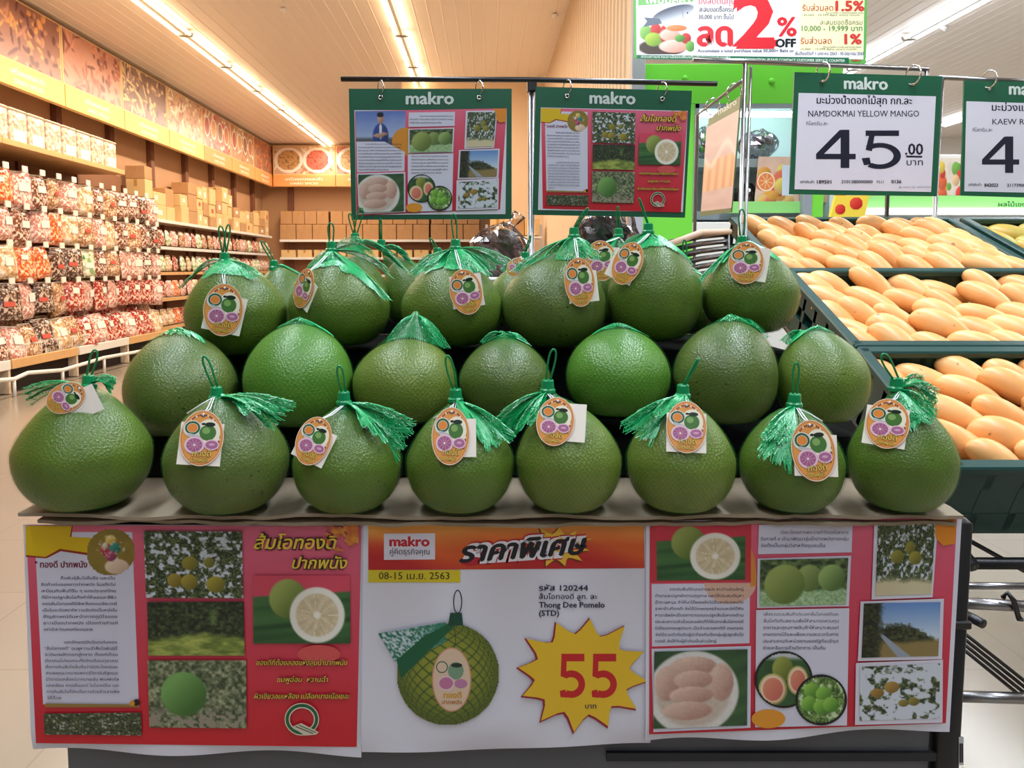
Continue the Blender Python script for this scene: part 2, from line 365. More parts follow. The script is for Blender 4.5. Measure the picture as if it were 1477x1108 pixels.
PB3 = ['เพื่อรวบรวมสินค้าประเภทส้มโอทองดีและ', 'ส้มโอทับทิมสยามเพื่อให้สามารถควบคุม', 'ราคาและคุณภาพสินค้าให้เหมาะสมแก่', 'เกษตรกรได้และเพื่อความสะดวกในการ', 'ประสานงานกับหน่วยงานของรัฐที่จะเข้ามา', 'ช่วยเหลือทางด้านวิชาการ เป็นต้น']
GOLD, DKT, INKC = (236, 196, 84), (50, 22, 20), (44, 40, 70)

def para(k, lines, x0, y0, x1, dy, dx=0, h=17, short=None):
    for i, t in enumerate(lines):
        last = i == len(lines) - 1; n = len(t.strip()) / max(len(q.strip()) for q in lines)
        lead = len(t) - len(t.lstrip()); xa = x0 + dx * i + lead * 12; xb = x1 + dx * i
        if last: xb = xa + (xb - x0) * min(1, n)
        k.text(t.strip(), xa, y0 + dy * i, xb, h, INKC, .012)
def poster_a(mp, parent, bg=True):
    """the pomelo story sheet: text column, three orchard photos, red title column"""
    k = Ink(mp); k.quad([(50, 52), (1452, 55), (1432, 978), (92, 962)], (224, 108, 138), (204, 24, 38), 12)
    k.quad([(86, 80), (494, 80), (522, 800), (122, 800)], (214, 214, 234))
    k.poly([(48, 54), (246, 56), (240, 104), (330, 108), (330, 180), (196, 160), (136, 190), (50, 184)], (150, 40, 20)); k.poly([(48, 54), (242, 54), (234, 100), (330, 104), (330, 170), (192, 150), (132, 184), (50, 176)], (222, 186, 14))
    k.image((302, 64, 508, 264), ornament, 44, 44, in_disc)
    k.text('" ทองดี ปากพนัง', 88, 228, 306, 36, (120, 10, 50), .03)
    para(k, PA1, 112, 278, 422, 26.8, 1.6); para(k, PA2, 126, 546, 430, 25.8, 1.4)
    k.quad([(130, 796), (524, 800), (524, 812), (130, 812)], (150, 120, 60)); k.ell(512, 792, 14, 14, (24, 12, 14), 20); k.ell(494, 795, 11, 11, (226, 150, 40), 20)
    k.image([(124, 838), (532, 834), (534, 930), (128, 926)], LEAVES, 90, 22)
    k.build('print', parent)
    k = Ink(mp); k.L = 60
    for q, fn in (([(542, 76), (952, 78), (958, 356), (552, 354)], FOL_A), ([(556, 372), (960, 370), (964, 596), (562, 596)], orchard), ([(558, 616), (970, 616), (972, 900), (566, 896)], bigfruit)):
        k.image(q, fn, 130, 88)
    k.build('photo_print', parent)
    k = Ink(mp); k.L = 60
    k.image([(998, 262), (1404, 262), (1406, 546), (1000, 546)], lambda U, V: cutfruit(U, V, (214, 74, 98)), 84, 60); k.ell(1274, 590, 90, 38, (214, 84, 84), 24)
    for b, c, l in ((.075, DKT, 0), (.02, (236, 202, 70), 1)):
        k.text('ส้มโอทองดี', 1004, 150, 1354, 76, c, b, .25, .0); k.text('ปากพนัง', 1162, 232, 1392, 66, c, b, .25, .0)
        b2 = b * .8
        k.text('ของดีที่ต้องลองแห่งลุ่มน้ำปากพนัง', 1014, 636, 1392, 30, c, b2, .2); k.text('ชมพูอ่อน  หวานฉ่ำ', 1100, 706, 1312, 30, c, b2, .2); k.text('ผิวเขียวอมเหลือง เปลือกบางเนื้อเยอะ', 1004, 776, 1404, 30, c, b2, .2)
    k.image((1300, 48, 1440, 160), lambda U, V: mix((206, 90, 60), (236, 176, 60), fbm(U * 7, V * 7, 5) * 1.5 - .3), 24, 20, lambda U, V: fbm(U * 4, V * 4, 8) + U * .4 - V * .3 > .52)
    k.ringp(1203, 862, 72, 68, 22, (216, 214, 190)); k.ringp(1203, 862, 68, 64, 13, (24, 96, 60))
    k.poly([(1160, 894), (1200, 878), (1274, 916), (1262, 926), (1216, 930)], (214, 206, 186)); k.line([(1176, 892), (1250, 922)], 5, (110, 90, 70)); k.line([(1190, 886), (1262, 918)], 4, (60, 110, 70))
    k.build('title_print', parent)
def poster_b(mp, parent):
    k = Ink(mp); top, red = (238, 122, 40), (196, 44, 44)
    k.quad([(64, 44), (1262, 40), (1264, 240), (64, 248)], (240, 160, 60), (190, 38, 42), 10)
    def glow(U, V): return mix(mix((246, 190, 84), (222, 96, 40), V * 1.6 + .3 * vn(U * 7, V * 3, 2)), (188, 36, 40), (V - .5 + .25 * np.cos(U * 9)) * 2.2)
    k.image([(64, 44), (1262, 40), (1264, 240), (64, 248)], glow, 50, 14)
    k.rect(64, 248, 464, 302, (216, 196, 38)); k.text('08-15 เม.ย. 2563', 110, 288, 416, 44, (30, 26, 26), .015)
    k.quad([(132, 90), (354, 88), (354, 202), (132, 204)], (222, 220, 236)); k.text('makro', 158, 144, 328, 60, (196, 30, 48), .05); k.text('คู่คิดธุรกิจคุณ', 158, 180, 330, 34, (30, 30, 50), .015)
    k.star(880, 150, 100, 150, 11, (120, 50, 24), .2, .62, .2); k.star(886, 146, 96, 150, 11, (238, 190, 60), .2, .6, .2)
    for b, c in ((.16, (186, 30, 50)), (.11, (236, 232, 240)), (.045, (24, 20, 34))):
        k.text('ราคาพิเศษ', 462, 214, 1010, 118, c, b, .28, -.07)
    k.text('รหัส 120244', 806, 338, 1018, 34, INKC, .03); k.text('ส้มโอทองดี ลูก. ละ', 806, 374, 1058, 30, INKC, .02); k.text('Thong Dee Pomelo', 806, 411, 1090, 34, INKC, .035); k.text('(STD)', 806, 447, 892, 34, INKC, .035)
    k.build('print', parent)
    k = Ink(mp); k.L = 60
    ph = .12; k.star(988, 704, 216, 300, 12, (150, 14, 50), ph, .86, .1); k.star(993, 701, 211, 294, 12, (232, 190, 40), ph, .85, .1)
    for x in (896, 1034):  # the two fives, drawn as strokes
        for b, (dx, dy, c) in enumerate([(0, 0, (198, 26, 34))]):
            def pt(a, bb): return (x + a * 110, 612 + bb * 194)
            k.poly([pt(.06, 0), pt(.97, 0), pt(.97, .17), pt(.06, .17)], c); k.poly([pt(.06, .15), pt(.27, .15), pt(.25, .55), pt(.03, .50)], c)
            pts = []; 
            for q in range(17):
                t = -2.25 + q / 16 * 4.35; pts += [pt(.46 + .54 * math.cos(t), .68 + .31 * math.sin(t)), pt(.44 + .30 * math.cos(t), .68 + .155 * math.sin(t))]
            k.raw(pts, [(2 * q, 2 * q + 2, 2 * q + 3, 2 * q + 1) for q in range(16)], [c] * len(pts)); k.poly([pt(0, .83), pt(.22, .80), pt(.3, .985), pt(.02, .97)], c)
    k.text('บาท', 1006, 850, 1054, 30, INKC, .02); k.build('price_burst_print', parent)
    k = Ink(mp); k.L = 60
    def netball(U, V):
        d = np.hypot(U - .5, V - .5) * 2; c = mix((150, 156, 52), (92, 104, 30), d * d + (V - .5) * .5)
        z = np.sqrt(np.clip(1.04 - d * d, .02, 1)); a = (U - .5) / z * 10; b = (V - .5) / (.55 + .45 * z) * 15
        n = np.minimum(np.abs(np.sin((a + b) * 1.7)), np.abs(np.sin((a - b) * 1.7))); return mix(c, (34, 70, 40), (.34 - n) * 3.4)
    k.image((186, 476, 634, 924), netball, 110, 110, in_disc)
    k.image([(106, 524), (400, 474), (400, 560), (190, 664)], lambda U, V: mix((36, 116, 90), (200, 214, 222), (vn(U * 46, V * 20, 3) - .35) * 4 * (1.1 - U)), 70, 26)
    k.poly([(186, 640), (300, 540), (420, 478), (448, 484), (400, 530), (286, 640), (206, 720)], (14, 92, 58)); k.quad([(420, 434), (470, 434), (476, 488), (410, 490)], (14, 70, 54)); k.ringp(452, 386, 20, 52, 5, (30, 40, 50)); k.line([(438, 500), (444, 560), (428, 628)], 3, (60, 50, 40))
    k.ell(426, 724, 86, 140, (206, 150, 120)); k.ell(426, 724, 80, 134, (222, 196, 170)); k.ringp(384, 670, 26, 26, 5, (60, 110, 90)); k.ell(444, 686, 34, 38, (120, 156, 130)); k.ell(448, 662, 24, 10, (30, 50, 40))
    k.ell(402, 740, 34, 30, (196, 120, 160)); k.ringp(402, 740, 36, 32, 6, (232, 200, 214)); k.ell(466, 742, 28, 20, (190, 130, 170)); k.text('ทองดี', 392, 804, 468, 34, (214, 160, 40), .04); k.text('ปากพนัง', 384, 830, 470, 22, (190, 120, 60), .03)
    k.build('fruit_print', parent)
def poster_c(mp, parent, man=False):
    k = Ink(mp); k.quad([(50, 68), (1350, 44), (1302, 918), (48, 966)], (226, 104, 132), (196, 24, 48), 12)
    if man:
        k.image([(56, 68), (486, 66), (474, 420), (58, 420)], manphoto, 60, 50); k.ell(486, 330, 120, 120, (212, 140, 40)); k.quad([(58, 420), (474, 416), (470, 584), (60, 594)], (210, 210, 230)); k.quad([(58, 330), (300, 330), (474, 420), (60, 430)], (210, 210, 230))
    else:
        k.quad([(52, 72), (480, 70), (478, 320), (52, 324)], (200, 50, 66)); k.image([(78, 74), (456, 72), (454, 312), (80, 316)], lambda U, V: cutfruit(U, V, (206, 52, 72)), 84, 56)
        k.quad([(58, 330), (474, 326), (472, 580), (60, 594)], (210, 210, 230)); k.poly([(390 + 110 * math.cos(t * PI / 24), 326 + 88 * math.sin(t * PI / 24)) for t in range(25)], (216, 178, 160)); k.poly([(478, 180), (494, 220), (503, 300), (500, 340), (474, 340), (478, 320)], (222, 140, 60))
    para(k, PB2, 74, 358, 446, 27.4, 0, 17)
    k.quad([(58, 604), (478, 592), (476, 938), (66, 956)], (214, 214, 232)); k.quad([(512, 80), (908, 74), (904, 196), (508, 204)], (210, 210, 230)); para(k, PB1, 520, 118, 890, 28, 0, 20)
    k.quad([(506, 222), (902, 210), (892, 424), (504, 432)], (216, 214, 230)); k.quad([(500, 440), (894, 432), (884, 928), (496, 936)], (214, 214, 232)); para(k, PB3, 532, 464, 850, 28.5, -.6, 19)
    for q in ([(1000, 66), (1270, 60), (1246, 386), (988, 396)], [(942, 404), (1294, 392), (1286, 648), (930, 656)], [(922, 664), (1290, 650), (1288, 916), (918, 926)]): k.quad(q, (216, 214, 230))
    k.poly([(1240, 48), (1348, 46), (1340, 160), (1290, 168), (1262, 140)], (226, 140, 36)); k.ell(552, 900, 72, 40, (226, 150, 40), 24); k.build('print', parent)
    k = Ink(mp); k.L = 16
    k.L = 60; k.image([(70, 616), (464, 606), (462, 928), (66, 942)], segments, 90, 76); k.image([(518, 228), (890, 220), (880, 416), (516, 424)], threefruit, 84, 46)
    k.image([(1016, 76), (1258, 76), (1240, 372), (1004, 380)], FOL_B, 96, 112); k.image([(956, 412), (1280, 406), (1270, 634), (946, 642)], river, 120, 84); k.image([(938, 680), (1278, 666), (1274, 898), (938, 908)], FOL_C, 120, 84)
    k.ell(617, 734, 123, 121, (20, 16, 20)); k.image((502, 620, 732, 848), halves, 60, 60, in_disc); k.ell(775, 820, 110, 108, (20, 16, 20)); k.image((673, 720, 877, 920), pile, 50, 50, in_disc)
    k.build('photo_print', parent)

ORD = 'first second third fourth fifth sixth seventh eighth ninth tenth eleventh twelfth thirteenth fourteenth fifteenth sixteenth seventeenth eighteenth nineteenth twentieth'.split()
# ------------------------------------------------------------------ the hall
def struct(o): o['kind'] = 'structure'; return o
def floor_mat():
    m = mat('polished_floor', (196, 176, 150), .2, noise=.06, nscale=.8, bump=.03, bscale=6); nt = m.node_tree; b = nt.nodes['Principled BSDF']
    tc = nt.nodes.new('ShaderNodeTexCoord'); br = nt.nodes.new('ShaderNodeTexBrick'); br.inputs['Scale'].default_value = 1; br.offset = 0
    br.inputs['Brick Width'].default_value = .6; br.inputs['Row Height'].default_value = .6; br.inputs['Mortar Size'].default_value = .004
    br.inputs['Color1'].default_value = (*lin((154, 143, 128)), 1); br.inputs['Color2'].default_value = (*lin((151, 140, 125)), 1); br.inputs['Mortar'].default_value = (*lin((144, 133, 118)), 1)
    nt.links.new(tc.outputs['Object'], br.inputs['Vector']); nt.links.new(br.outputs[0], b.inputs['Base Color']); return m
struct(MB().box((4.5, 7.5, -.05), (23, 27, .1)).build('floor', floor_mat()))
M['ceil'] = mat('ceiling_steel', (240, 230, 220), .4); M['wallc'] = mat('wall_cream', (236, 214, 186), .6)
M['wallw'] = mat('wall_white', (232, 228, 222), .6); M['wallb'] = mat('wall_tan', (196, 152, 112), .7, noise=.05, nscale=2)
cl = struct(MB().box((5.15, 7.5, CEIL + .08), (21.9, 27, .06)).build('ceiling', M['dark']))
def ribbed(n, pitch, depth, L):
    """profile across (u, h): flat strips with narrow raised seams"""
    pr = []
    for i in range(n): u = i * pitch; pr += [(u, 0), (u + pitch - .022, 0), (u + pitch - .016, depth), (u + pitch - .006, depth)]
    pr.append((n * pitch, 0)); return pr
pr = ribbed(6, .17, -.004, 24); x = -5.78; cm = None
for i in range(22):
    pw = 1.02
    if cm is None:
        b = MB(); v = []; 
        for (u, h) in pr: v += [(u, -6, h), (u, 20.9, h)]
        b.add(v, [(2 * k, 2 * k + 1, 2 * k + 3, 2 * k + 2) for k in range(len(pr) - 1)])
        b.box((pw / 2, 7.45, .03), (pw - .012, 26.9, .035)); o = b.build('ceiling_panel', M['ceil'], cl, org=(0, 0, 0)); cm = o
    else: o = cm.copy(); C.objects.link(o)
    o.parent = cl; o.location = (x + i * pw - cl.location.x, -cl.location.y, CEIL - cl.location.z)
struct(MB().box((-5.75, 7.5, 2.2), (.1, 27, 4.4)).build('wall_left', M['wallb']))
struct(MB().box((-2.3, 19.9, 2.2), (7, .1, 4.4)).build('wall_back', M['wallb']))
struct(MB().box((9, 18.5, 2.2), (16, .1, 4.4)).build('wall_back_hall', M['wallw']))
struct(MB().box((16.1, 7, 2.2), (.1, 26, 4.4)).build('wall_right', M['wallw']))
b = MB(); b.box((1.03, 9.25, 2.2), (.08, 7.7, 4.4))
prw = ribbed(46, .165, -.014, 0); v = []
for (u, h) in prw: v += [(.99 + h, 5.42 + u, 0), (.99 + h, 5.42 + u, CEIL)]
b.add(v, [(2 * k, 2 * k + 1, 2 * k + 3, 2 * k + 2) for k in range(len(prw) - 1)]); wp = struct(b.build('wall_partition', M['wallc']))
M['greyp'] = mat('grey_post_paint', (176, 178, 190), .5)
struct(MB().box((1.035, 5.36, 2.2), (.09, .09, 4.4), bev=.006).build('trim_1', M['greyp']))
struct(MB().box((-.2, 13.2, 3.75), (2.4, .12, 1.3)).build('wall_bulkhead', M['wallc']))
struct(MB().box((.55, 13.15, 1.5), (.86, .1, 3.2)).build('wall_end', M['wallc']))
# brown posts between the wall panels
for i, y in enumerate([7.5, 8.9, 10.35, 11.8, 13.2, 14.7, 16.1, 17.5, 18.9]):
    o = struct(MB().box((-5.66, y, 2.2), (.09, .13, 4.3), bev=.01).build('trim_%d' % (i + 2), M['upright']))
struct(MB().box((-4.95, 19.8, 2.2), (.14, .09, 4.3), bev=.01).build('trim_11', M['upright']))

# ------------------------------------------------------------------ ceiling lamps
M['tubeW'] = mat('warm_tube', (255, 236, 210), .5, emit=(255, 214, 168), estr=9)
M['tubeC'] = mat('cool_tube', (255, 255, 255), .5, emit=(240, 246, 255), estr=9)
M['hous'] = mat('lamp_housing', (200, 196, 190), .5)
def lamp_row(x, y0, n, kind, where):
    for i in range(n):
        y = y0 + i * 1.56; r = thing('ceiling_lamp', 'long %s twin-tube ceiling lamp %s, %s from the near end' % (kind, where, ORD[i]), 'lamp', (x, y, CEIL - .02), 'twin-tube ceiling lamps ' + where)
        MB().box((x, y + .76, CEIL - .045), (.05, 1.55, .05), bev=.005).build('housing', M['hous'], r)
        for s in (-1, 1):
            MB().tube([(x + s * .075, y + .03, CEIL - .07), (x + s * .075, y + 1.49, CEIL - .07)], .021, 8).build('lamp_tube', M['tubeW' if kind == 'warm' else 'tubeC'], r, True)
            for yy in (y + .02, y + 1.5): MB().box((x + s * .04, yy, CEIL - .06), (.09, .03, .05)).build('lamp_holder', M['hous'], r)
lamp_row(-3.9, 7.2, 8, 'warm', 'above the dried goods aisle')
lamp_row(-1.09, 7.2, 4, 'warm', 'running up to the bulkhead')
lamp_row(5.6, 5.8, 7, 'cool', 'over the mango crates')
lamp_row(9.7, 10.5, 4, 'cool', 'furthest over the chillers')
M['sprk'] = mat('sprinkler_white', (240, 240, 240), .3)
for (px, py, wh) in [(409, 24, 'between the two warm lamp rows'), (800, 32, 'near the ribbed partition wall'), (1362, 49, 'over the mango price signs')]:
    yy = (CEIL - H) * 1109 / (388 - py); p = P(px, py, yy)
    MB().lathe([(.012, .02), (.045, .0), (.05, -.012), (.03, -.022), (.012, -.05), (.0, -.052)], (p.x, p.y, CEIL - .015), 14)
    o = MB().lathe([(.012, .02), (.045, .0), (.05, -.012), (.03, -.022), (.012, -.05), (.001, -.052)], (p.x, p.y, CEIL - .02), 14).build('sprinkler', M['sprk'], None, True, (p.x, p.y, CEIL - .02))
    tag(o, 'small round white ceiling sprinkler ' + wh, 'sprinkler')

# ------------------------------------------------------------------ spice header signs over the aisle
M['hframe'] = mat('header_edge', (236, 200, 140), .4); M['hyel'] = mat('header_yellow', (250, 206, 122), .5); M['horg'] = mat('header_orange', (242, 164, 96), .5)
def spice(seed, pal):
    def fn(U, V):
        X = U * 2; Y = V * 1.0; c = mix(pal[0], pal[1], fbm(X * 2, Y * 2, seed) * 1.6 - .3); rr = random.Random(seed)
        for q in range(85):
            zone = rr.random() < .5; cx, cy, an = rr.uniform(-.05, 2.05), rr.uniform(-.05, 1.05), rr.uniform(0, 3.1); L_, W_ = (rr.uniform(.08, .24), rr.uniform(.025, .05)) if cx < 1 else (rr.uniform(.05, .11), rr.uniform(.035, .07))
            a_ = (X - cx) * math.cos(an) + (Y - cy) * math.sin(an); b_ = -(X - cx) * math.sin(an) + (Y - cy) * math.cos(an); col = pal[2] if zone else pal[3] if rr.random() < .6 else pal[1]
            c = mix(c, mix(np.array(col, float) * np.ones(c.shape), np.minimum(np.array(col, float) * 1.3, 250) * np.ones(c.shape), .5 - b_ / W_ * .5), (1 - np.hypot(a_ / L_, b_ / W_)) * 5)
        return c
    return fn
pals = [[(150, 90, 70), (176, 130, 100), (222, 176, 110), (110, 56, 50)], [(140, 90, 80), (170, 120, 100), (200, 140, 90), (90, 44, 44)], [(214, 160, 140), (190, 130, 110), (150, 90, 76), (110, 60, 56)], [(120, 96, 96), (150, 120, 110), (206, 170, 130), (90, 66, 66)], [(214, 186, 156), (196, 150, 120), (156, 104, 86), (226, 206, 176)], [(200, 150, 130), (176, 110, 96), (196, 60, 60), (226, 196, 170)], [(206, 170, 130), (180, 130, 100), (150, 100, 66), (236, 216, 190)], [(196, 150, 120), (150, 90, 70), (206, 120, 70), (120, 60, 50)]]
what = ['whole spices and chillies', 'cinnamon and cashews', 'dried chilli and peppercorns', 'dark herbs and seeds', 'pale beans', 'red berries', 'bowls of grain', 'bowls in a row']
zt, zm, zb = 4.34, 3.62, 3.33
for i in range(8):
    y0 = 6.7 + i * 1.6; y1 = y0 + 1.585
    r = thing('header_sign', 'overhead aisle sign picturing %s, %s from the near end' % (what[i], ORD[i]), 'sign', (-5.3, y0, zb), 'spice picture signs over the aisle')
    MB().box((-5.33, (y0 + y1) / 2, (zt + zb) / 2), (.05, y1 - y0, zt - zb), bev=.008).build('board', M['hframe'], r)
    st = MB().box((-5.295, (y0 + y1) / 2, (zm + zb) / 2), (.03, y1 - y0 - .01, zm - zb - .01), bev=.004).build('caption_strip', M['hyel' if i < 5 else 'horg'], r)
    k = Ink(lambda x, y, l: Vector((-5.303 + l, y0 + .03 + x * (y1 - y0 - .06), zm + .02 + (1 - y) * (zt - zm - .04)))); k.image((0, 0, 1, 1), spice(i * 7 + 1, pals[i]), 100, 50)
    if i == 5 or i == 6:
        for q in range(4): k.ell(.14 + q * .24, .45, .1, .3, (232, 220, 206), 20); k.ell(.14 + q * .24, .45, .08, .24, [(176, 80, 60), (206, 150, 90), (150, 100, 70), (200, 120, 70)][q], 20)
    k.build('picture', r)
    k = Ink(lambda x, y, l: Vector((-5.278 + l, y0 + x * (y1 - y0), zm + (-y) * (zm - zb)))); k.text('เครื่องเทศและถั่ว', .3, .48, .72, .32, (255, 250, 236), .01); k.text('DRIED SPICES', .34, .82, .7, .26, (255, 250, 236), .01); k.build('lettering', st)
for i in range(4):
    x0 = -5.25 + i * 1.55; x1 = x0 + 1.54
    r = thing('header_sign', ['sign picturing bowls of nuts and red powder at the aisle corner', 'cream corner sign next to the bowls of nuts', 'end wall picture sign partly behind the hanging display sheets', 'end wall picture sign nearest the bulkhead'][i], 'sign', (x0, 19.3, zb), 'picture signs on the end wall')
    MB().box(((x0 + x1) / 2, 19.34, (zt + zb) / 2), (x1 - x0, .05, zt - zb), bev=.008).build('board', M['hframe'], r)
    st = MB().box(((x0 + x1) / 2, 19.3, (zm + zb) / 2), (x1 - x0 - .01, .03, zm - zb - .01), bev=.004).build('caption_strip', M['horg'], r)
    k = Ink(lambda x, y, l: Vector((x0 + .03 + x * (x1 - x0 - .06), 19.312 - l, zm + .02 + (1 - y) * (zt - zm - .04))))
    k.image((0, 0, 1, 1), spice(60 + i, pals[4 + i % 4]), 60, 30)
    for (cx, col) in ((.24, (196, 150, 96)), (.72, (206, 104, 84))): k.ell(cx, .5, .24, .46, (236, 226, 214)); k.image((cx - .2, .12, cx + .2, .88), lambda U, V, col=col: mix(col, tuple(q * .7 for q in col), (vn(U * 16, V * 16, 3) - .5) * 3), 24, 24, in_disc)
    k.build('picture', r)
    k = Ink(lambda x, y, l: Vector((x0 + x * (x1 - x0), 19.283 - l, zm + (-y) * (zm - zb)))); k.text('เครื่องเทศและถั่ว', .2, .48, .8, .32, (255, 250, 236), .01); k.text('DRIED SPICES', .28, .82, .72, .26, (255, 250, 236), .01); k.build('lettering', st)

# ------------------------------------------------------------------ dried goods shelving
M['tagp'] = mat('shelf_ticket', (250, 240, 226), .5); M['hook'] = mat('hook_steel', (170, 150, 130), .35, .8)
rows_z = [2.33, 1.93, 1.53, 1.13]; bayY = [6.6, 7.93, 9.26, 10.59, 11.92]
for i in range(4):
    y0, y1 = bayY[i], bayY[i + 1] - .01; ym = (y0 + y1) / 2
    r = thing('shelving_bay', ['pegboard shelving bay of hanging bags, cut by the picture edge', 'pegboard shelving bay with white baskets on its base shelf', 'pegboard shelving bay ending the row of clear tubs', 'pegboard shelving bay without a top shelf, at the end of the hanging bags'][i], 'shelving', (-5.3, ym, 0), 'pegboard shelving bays of hanging bags')
    MB().box((-5.6, ym, 1.4), (.05, y1 - y0, 2.6)).build('back_panel', M['back'], r)
    MB().box((-5.33, ym, .13), (.6, y1 - y0, .26)).build('kick_panel', M['dark'], r)
    MB().box((-5.3, ym, .30), (.72, y1 - y0, .05), bev=.004).build('base_shelf', M['shelf'], r)
    MB().box((-4.93, ym, .31), (.03, y1 - y0 - .02, .10), bev=.005).build('shelf_edge', M['wood' if i % 2 else 'white'], r)
    for yy in (y0 + .03,): MB().box((-5.57, yy, 1.4), (.06, .05, 2.7)).build('upright', M['upright'], r)
    MB().box((-4.98, y1 - .02, .16), (.1, .04, .3)).build('upright', M['shelf'], r)
    if i < 3:
        MB().box((-5.25, ym, 2.59), (.68, y1 - y0, .03)).build('top_shelf', M['wood'], r); MB().box((-4.9, ym, 2.6), (.025, y1 - y0, .06), bev=.004).build('shelf_edge', M['wood'], r)
    for z in rows_z:
        nh = 4
        for q in range(nh):
            yy = y0 + .17 + q * .332
            MB().tube([(-5.58, yy, z), (-4.98, yy, z + .03)], .006, 5).build('hook', M['hook'], r)
            MB().box((-4.975, yy, z + .045), (.012, .09, .065)).build('price_ticket', M['tagp'], r)

def bag_mat(name, a, b_, c, clear=.5, scale=26):
    m = bpy.data.materials.new(name); m.use_nodes = True; nt = m.node_tree; b = nt.nodes['Principled BSDF']; tc = nt.nodes.new('ShaderNodeTexCoord')
    vo = nt.nodes.new('ShaderNodeTexVoronoi'); vo.inputs['Scale'].default_value = scale * 1.7; vo.inputs['Randomness'].default_value = 1; nt.links.new(tc.outputs['Object'], vo.inputs['Vector'])
    r = nt.nodes.new('ShaderNodeValToRGB'); e = r.color_ramp.elements; e[0].color = (*lin(a), 1); e[1].color = (*lin(b_), 1); e[1].position = .55; n = e.new(.8); n.color = (*lin(c), 1)  # palest stop paints white plastic glints into the base colour
    sx = nt.nodes.new('ShaderNodeSeparateColor'); nt.links.new(vo.outputs['Color'], sx.inputs[0]); nt.links.new(sx.outputs[0], r.inputs[0]); nt.links.new(r.outputs[0], b.inputs['Base Color'])
    no = nt.nodes.new('ShaderNodeTexNoise'); no.inputs['Scale'].default_value = 14; nt.links.new(tc.outputs['Object'], no.inputs['Vector'])
    bp = nt.nodes.new('ShaderNodeBump'); bp.inputs['Strength'].default_value = .9; bp.inputs['Distance'].default_value = .03; nt.links.new(no.outputs['Fac'], bp.inputs['Height']); nt.links.new(bp.outputs[0], b.inputs['Normal'])
    b.inputs['Roughness'].default_value = .16; b.inputs['Coat Weight'].default_value = clear; return m
BG = [('orange snack bag', bag_mat('orange_snack_bag', (214, 66, 14), (232, 110, 40), (246, 210, 170))), ('clear bag of brown dried goods', bag_mat('brown_goods', (92, 44, 30), (150, 88, 60), (232, 210, 194))),
      ('clear bag of cream noodles', bag_mat('cream_goods', (190, 146, 92), (222, 184, 136), (246, 232, 214), .5, 18)), ('clear bag of dark mushrooms', bag_mat('dark_goods', (50, 30, 26), (96, 62, 48), (210, 186, 168))),
      ('clear bag of red dried chilli', bag_mat('red_goods', (140, 24, 20), (186, 56, 42), (240, 206, 186))), ('white printed pouch of pink contents', bag_mat('pink_goods', (186, 104, 92), (222, 164, 148), (248, 230, 220))),
      ('clear bag of tan nuts', bag_mat('tan_goods', (146, 92, 54), (190, 138, 90), (236, 214, 190), .5, 34)), ('green and white printed bag', bag_mat('green_goods', (60, 160, 60), (230, 226, 190), (250, 244, 230), .4, 10))]
M['lab_r'] = mat('red_label', (206, 90, 76), .4); M['lab_w'] = mat('white_label', (248, 240, 230), .4)
def bag_mesh(w_, h_, d_, seed):
    n, m = 7, 9; v = []; f = []; rr = random.Random(seed)
    for s in (1, -1):
        for j in range(m + 1):
            for i in range(n + 1):
                a, b = i / n * 2 - 1, j / m; e = (1 - a ** 4) * (1 - (2 * b - 1) ** 6) ** .6 * (0.35 + .65 * (1 - b) ** .35)
                pin = 1 - .16 * max(0, b - .8) / .2
                v.append((s * (d_ / 2 * e + .002) + rr.uniform(-1, 1) * .004, a * w_ / 2 * pin + rr.uniform(-1, 1) * .003, -h_ + b * h_))
    k = (n + 1) * (m + 1)
    for s in (0, 1):
        for j in range(m):
            for i in range(n):
                q = [s * k + j * (n + 1) + i, s * k + j * (n + 1) + i + 1, s * k + (j + 1) * (n + 1) + i + 1, s * k + (j + 1) * (n + 1) + i]; f.append(tuple(q if s == 0 else q[::-1]))
    for j in range(m):
        for i in (0, n): q = [j * (n + 1) + i, (j + 1) * (n + 1) + i, k + (j + 1) * (n + 1) + i, k + j * (n + 1) + i]; f.append(tuple(q))
    return v, f
protoB = []
for i, (nm, bm) in enumerate(BG):
    r = thing('food_bag', nm, 'bag'); v, f = bag_mesh(.31, .37, .13, i); b = MB(); b.add(v, f); o = b.build('bag_body', bm, r, True)
    lb = MB().box((.069, .03 * (i % 3 - 1), -.12 - .03 * (i % 4)), (.004, .09 + .03 * (i % 2), .05 + .02 * (i % 3))).build('label', M['lab_r' if i in (3, 6) else 'lab_w'], r)
    hd = MB().box((0, 0, -.012), (.008, .22, .035)).build('header_card', M['lab_w' if i != 4 else 'lab_r'], r)
    kids(r, o, lb, hd); protoB.append(r)
rowname = ['top hanging row', 'second hanging row', 'third hanging row', 'lowest hanging row']
usedB = set()
def put_bag(kind, loc, rot, label, group, sc_=1):
    o = protoB[kind] if kind not in usedB else dup(protoB[kind]); usedB.add(kind)
    o.location = loc; o.rotation_euler = rot; o.scale = (sc_, sc_, sc_); o['label'] = label; o['group'] = group
seqs = [[6, 1, 1, 0, 0, 5, 1, 6, 5, 2, 1, 6, 1, 1, 3, 5], [4, 5, 0, 0, 5, 1, 5, 0, 2, 6, 5, 2, 1, 6, 1, 3], [2, 2, 2, 5, 2, 0, 0, 3, 3, 7, 1, 6, 5, 5, 1, 5], [6, 2, 2, 6, 3, 5, 3, 6, 4, 5, 4, 5, 4, 4, 4, 5]]
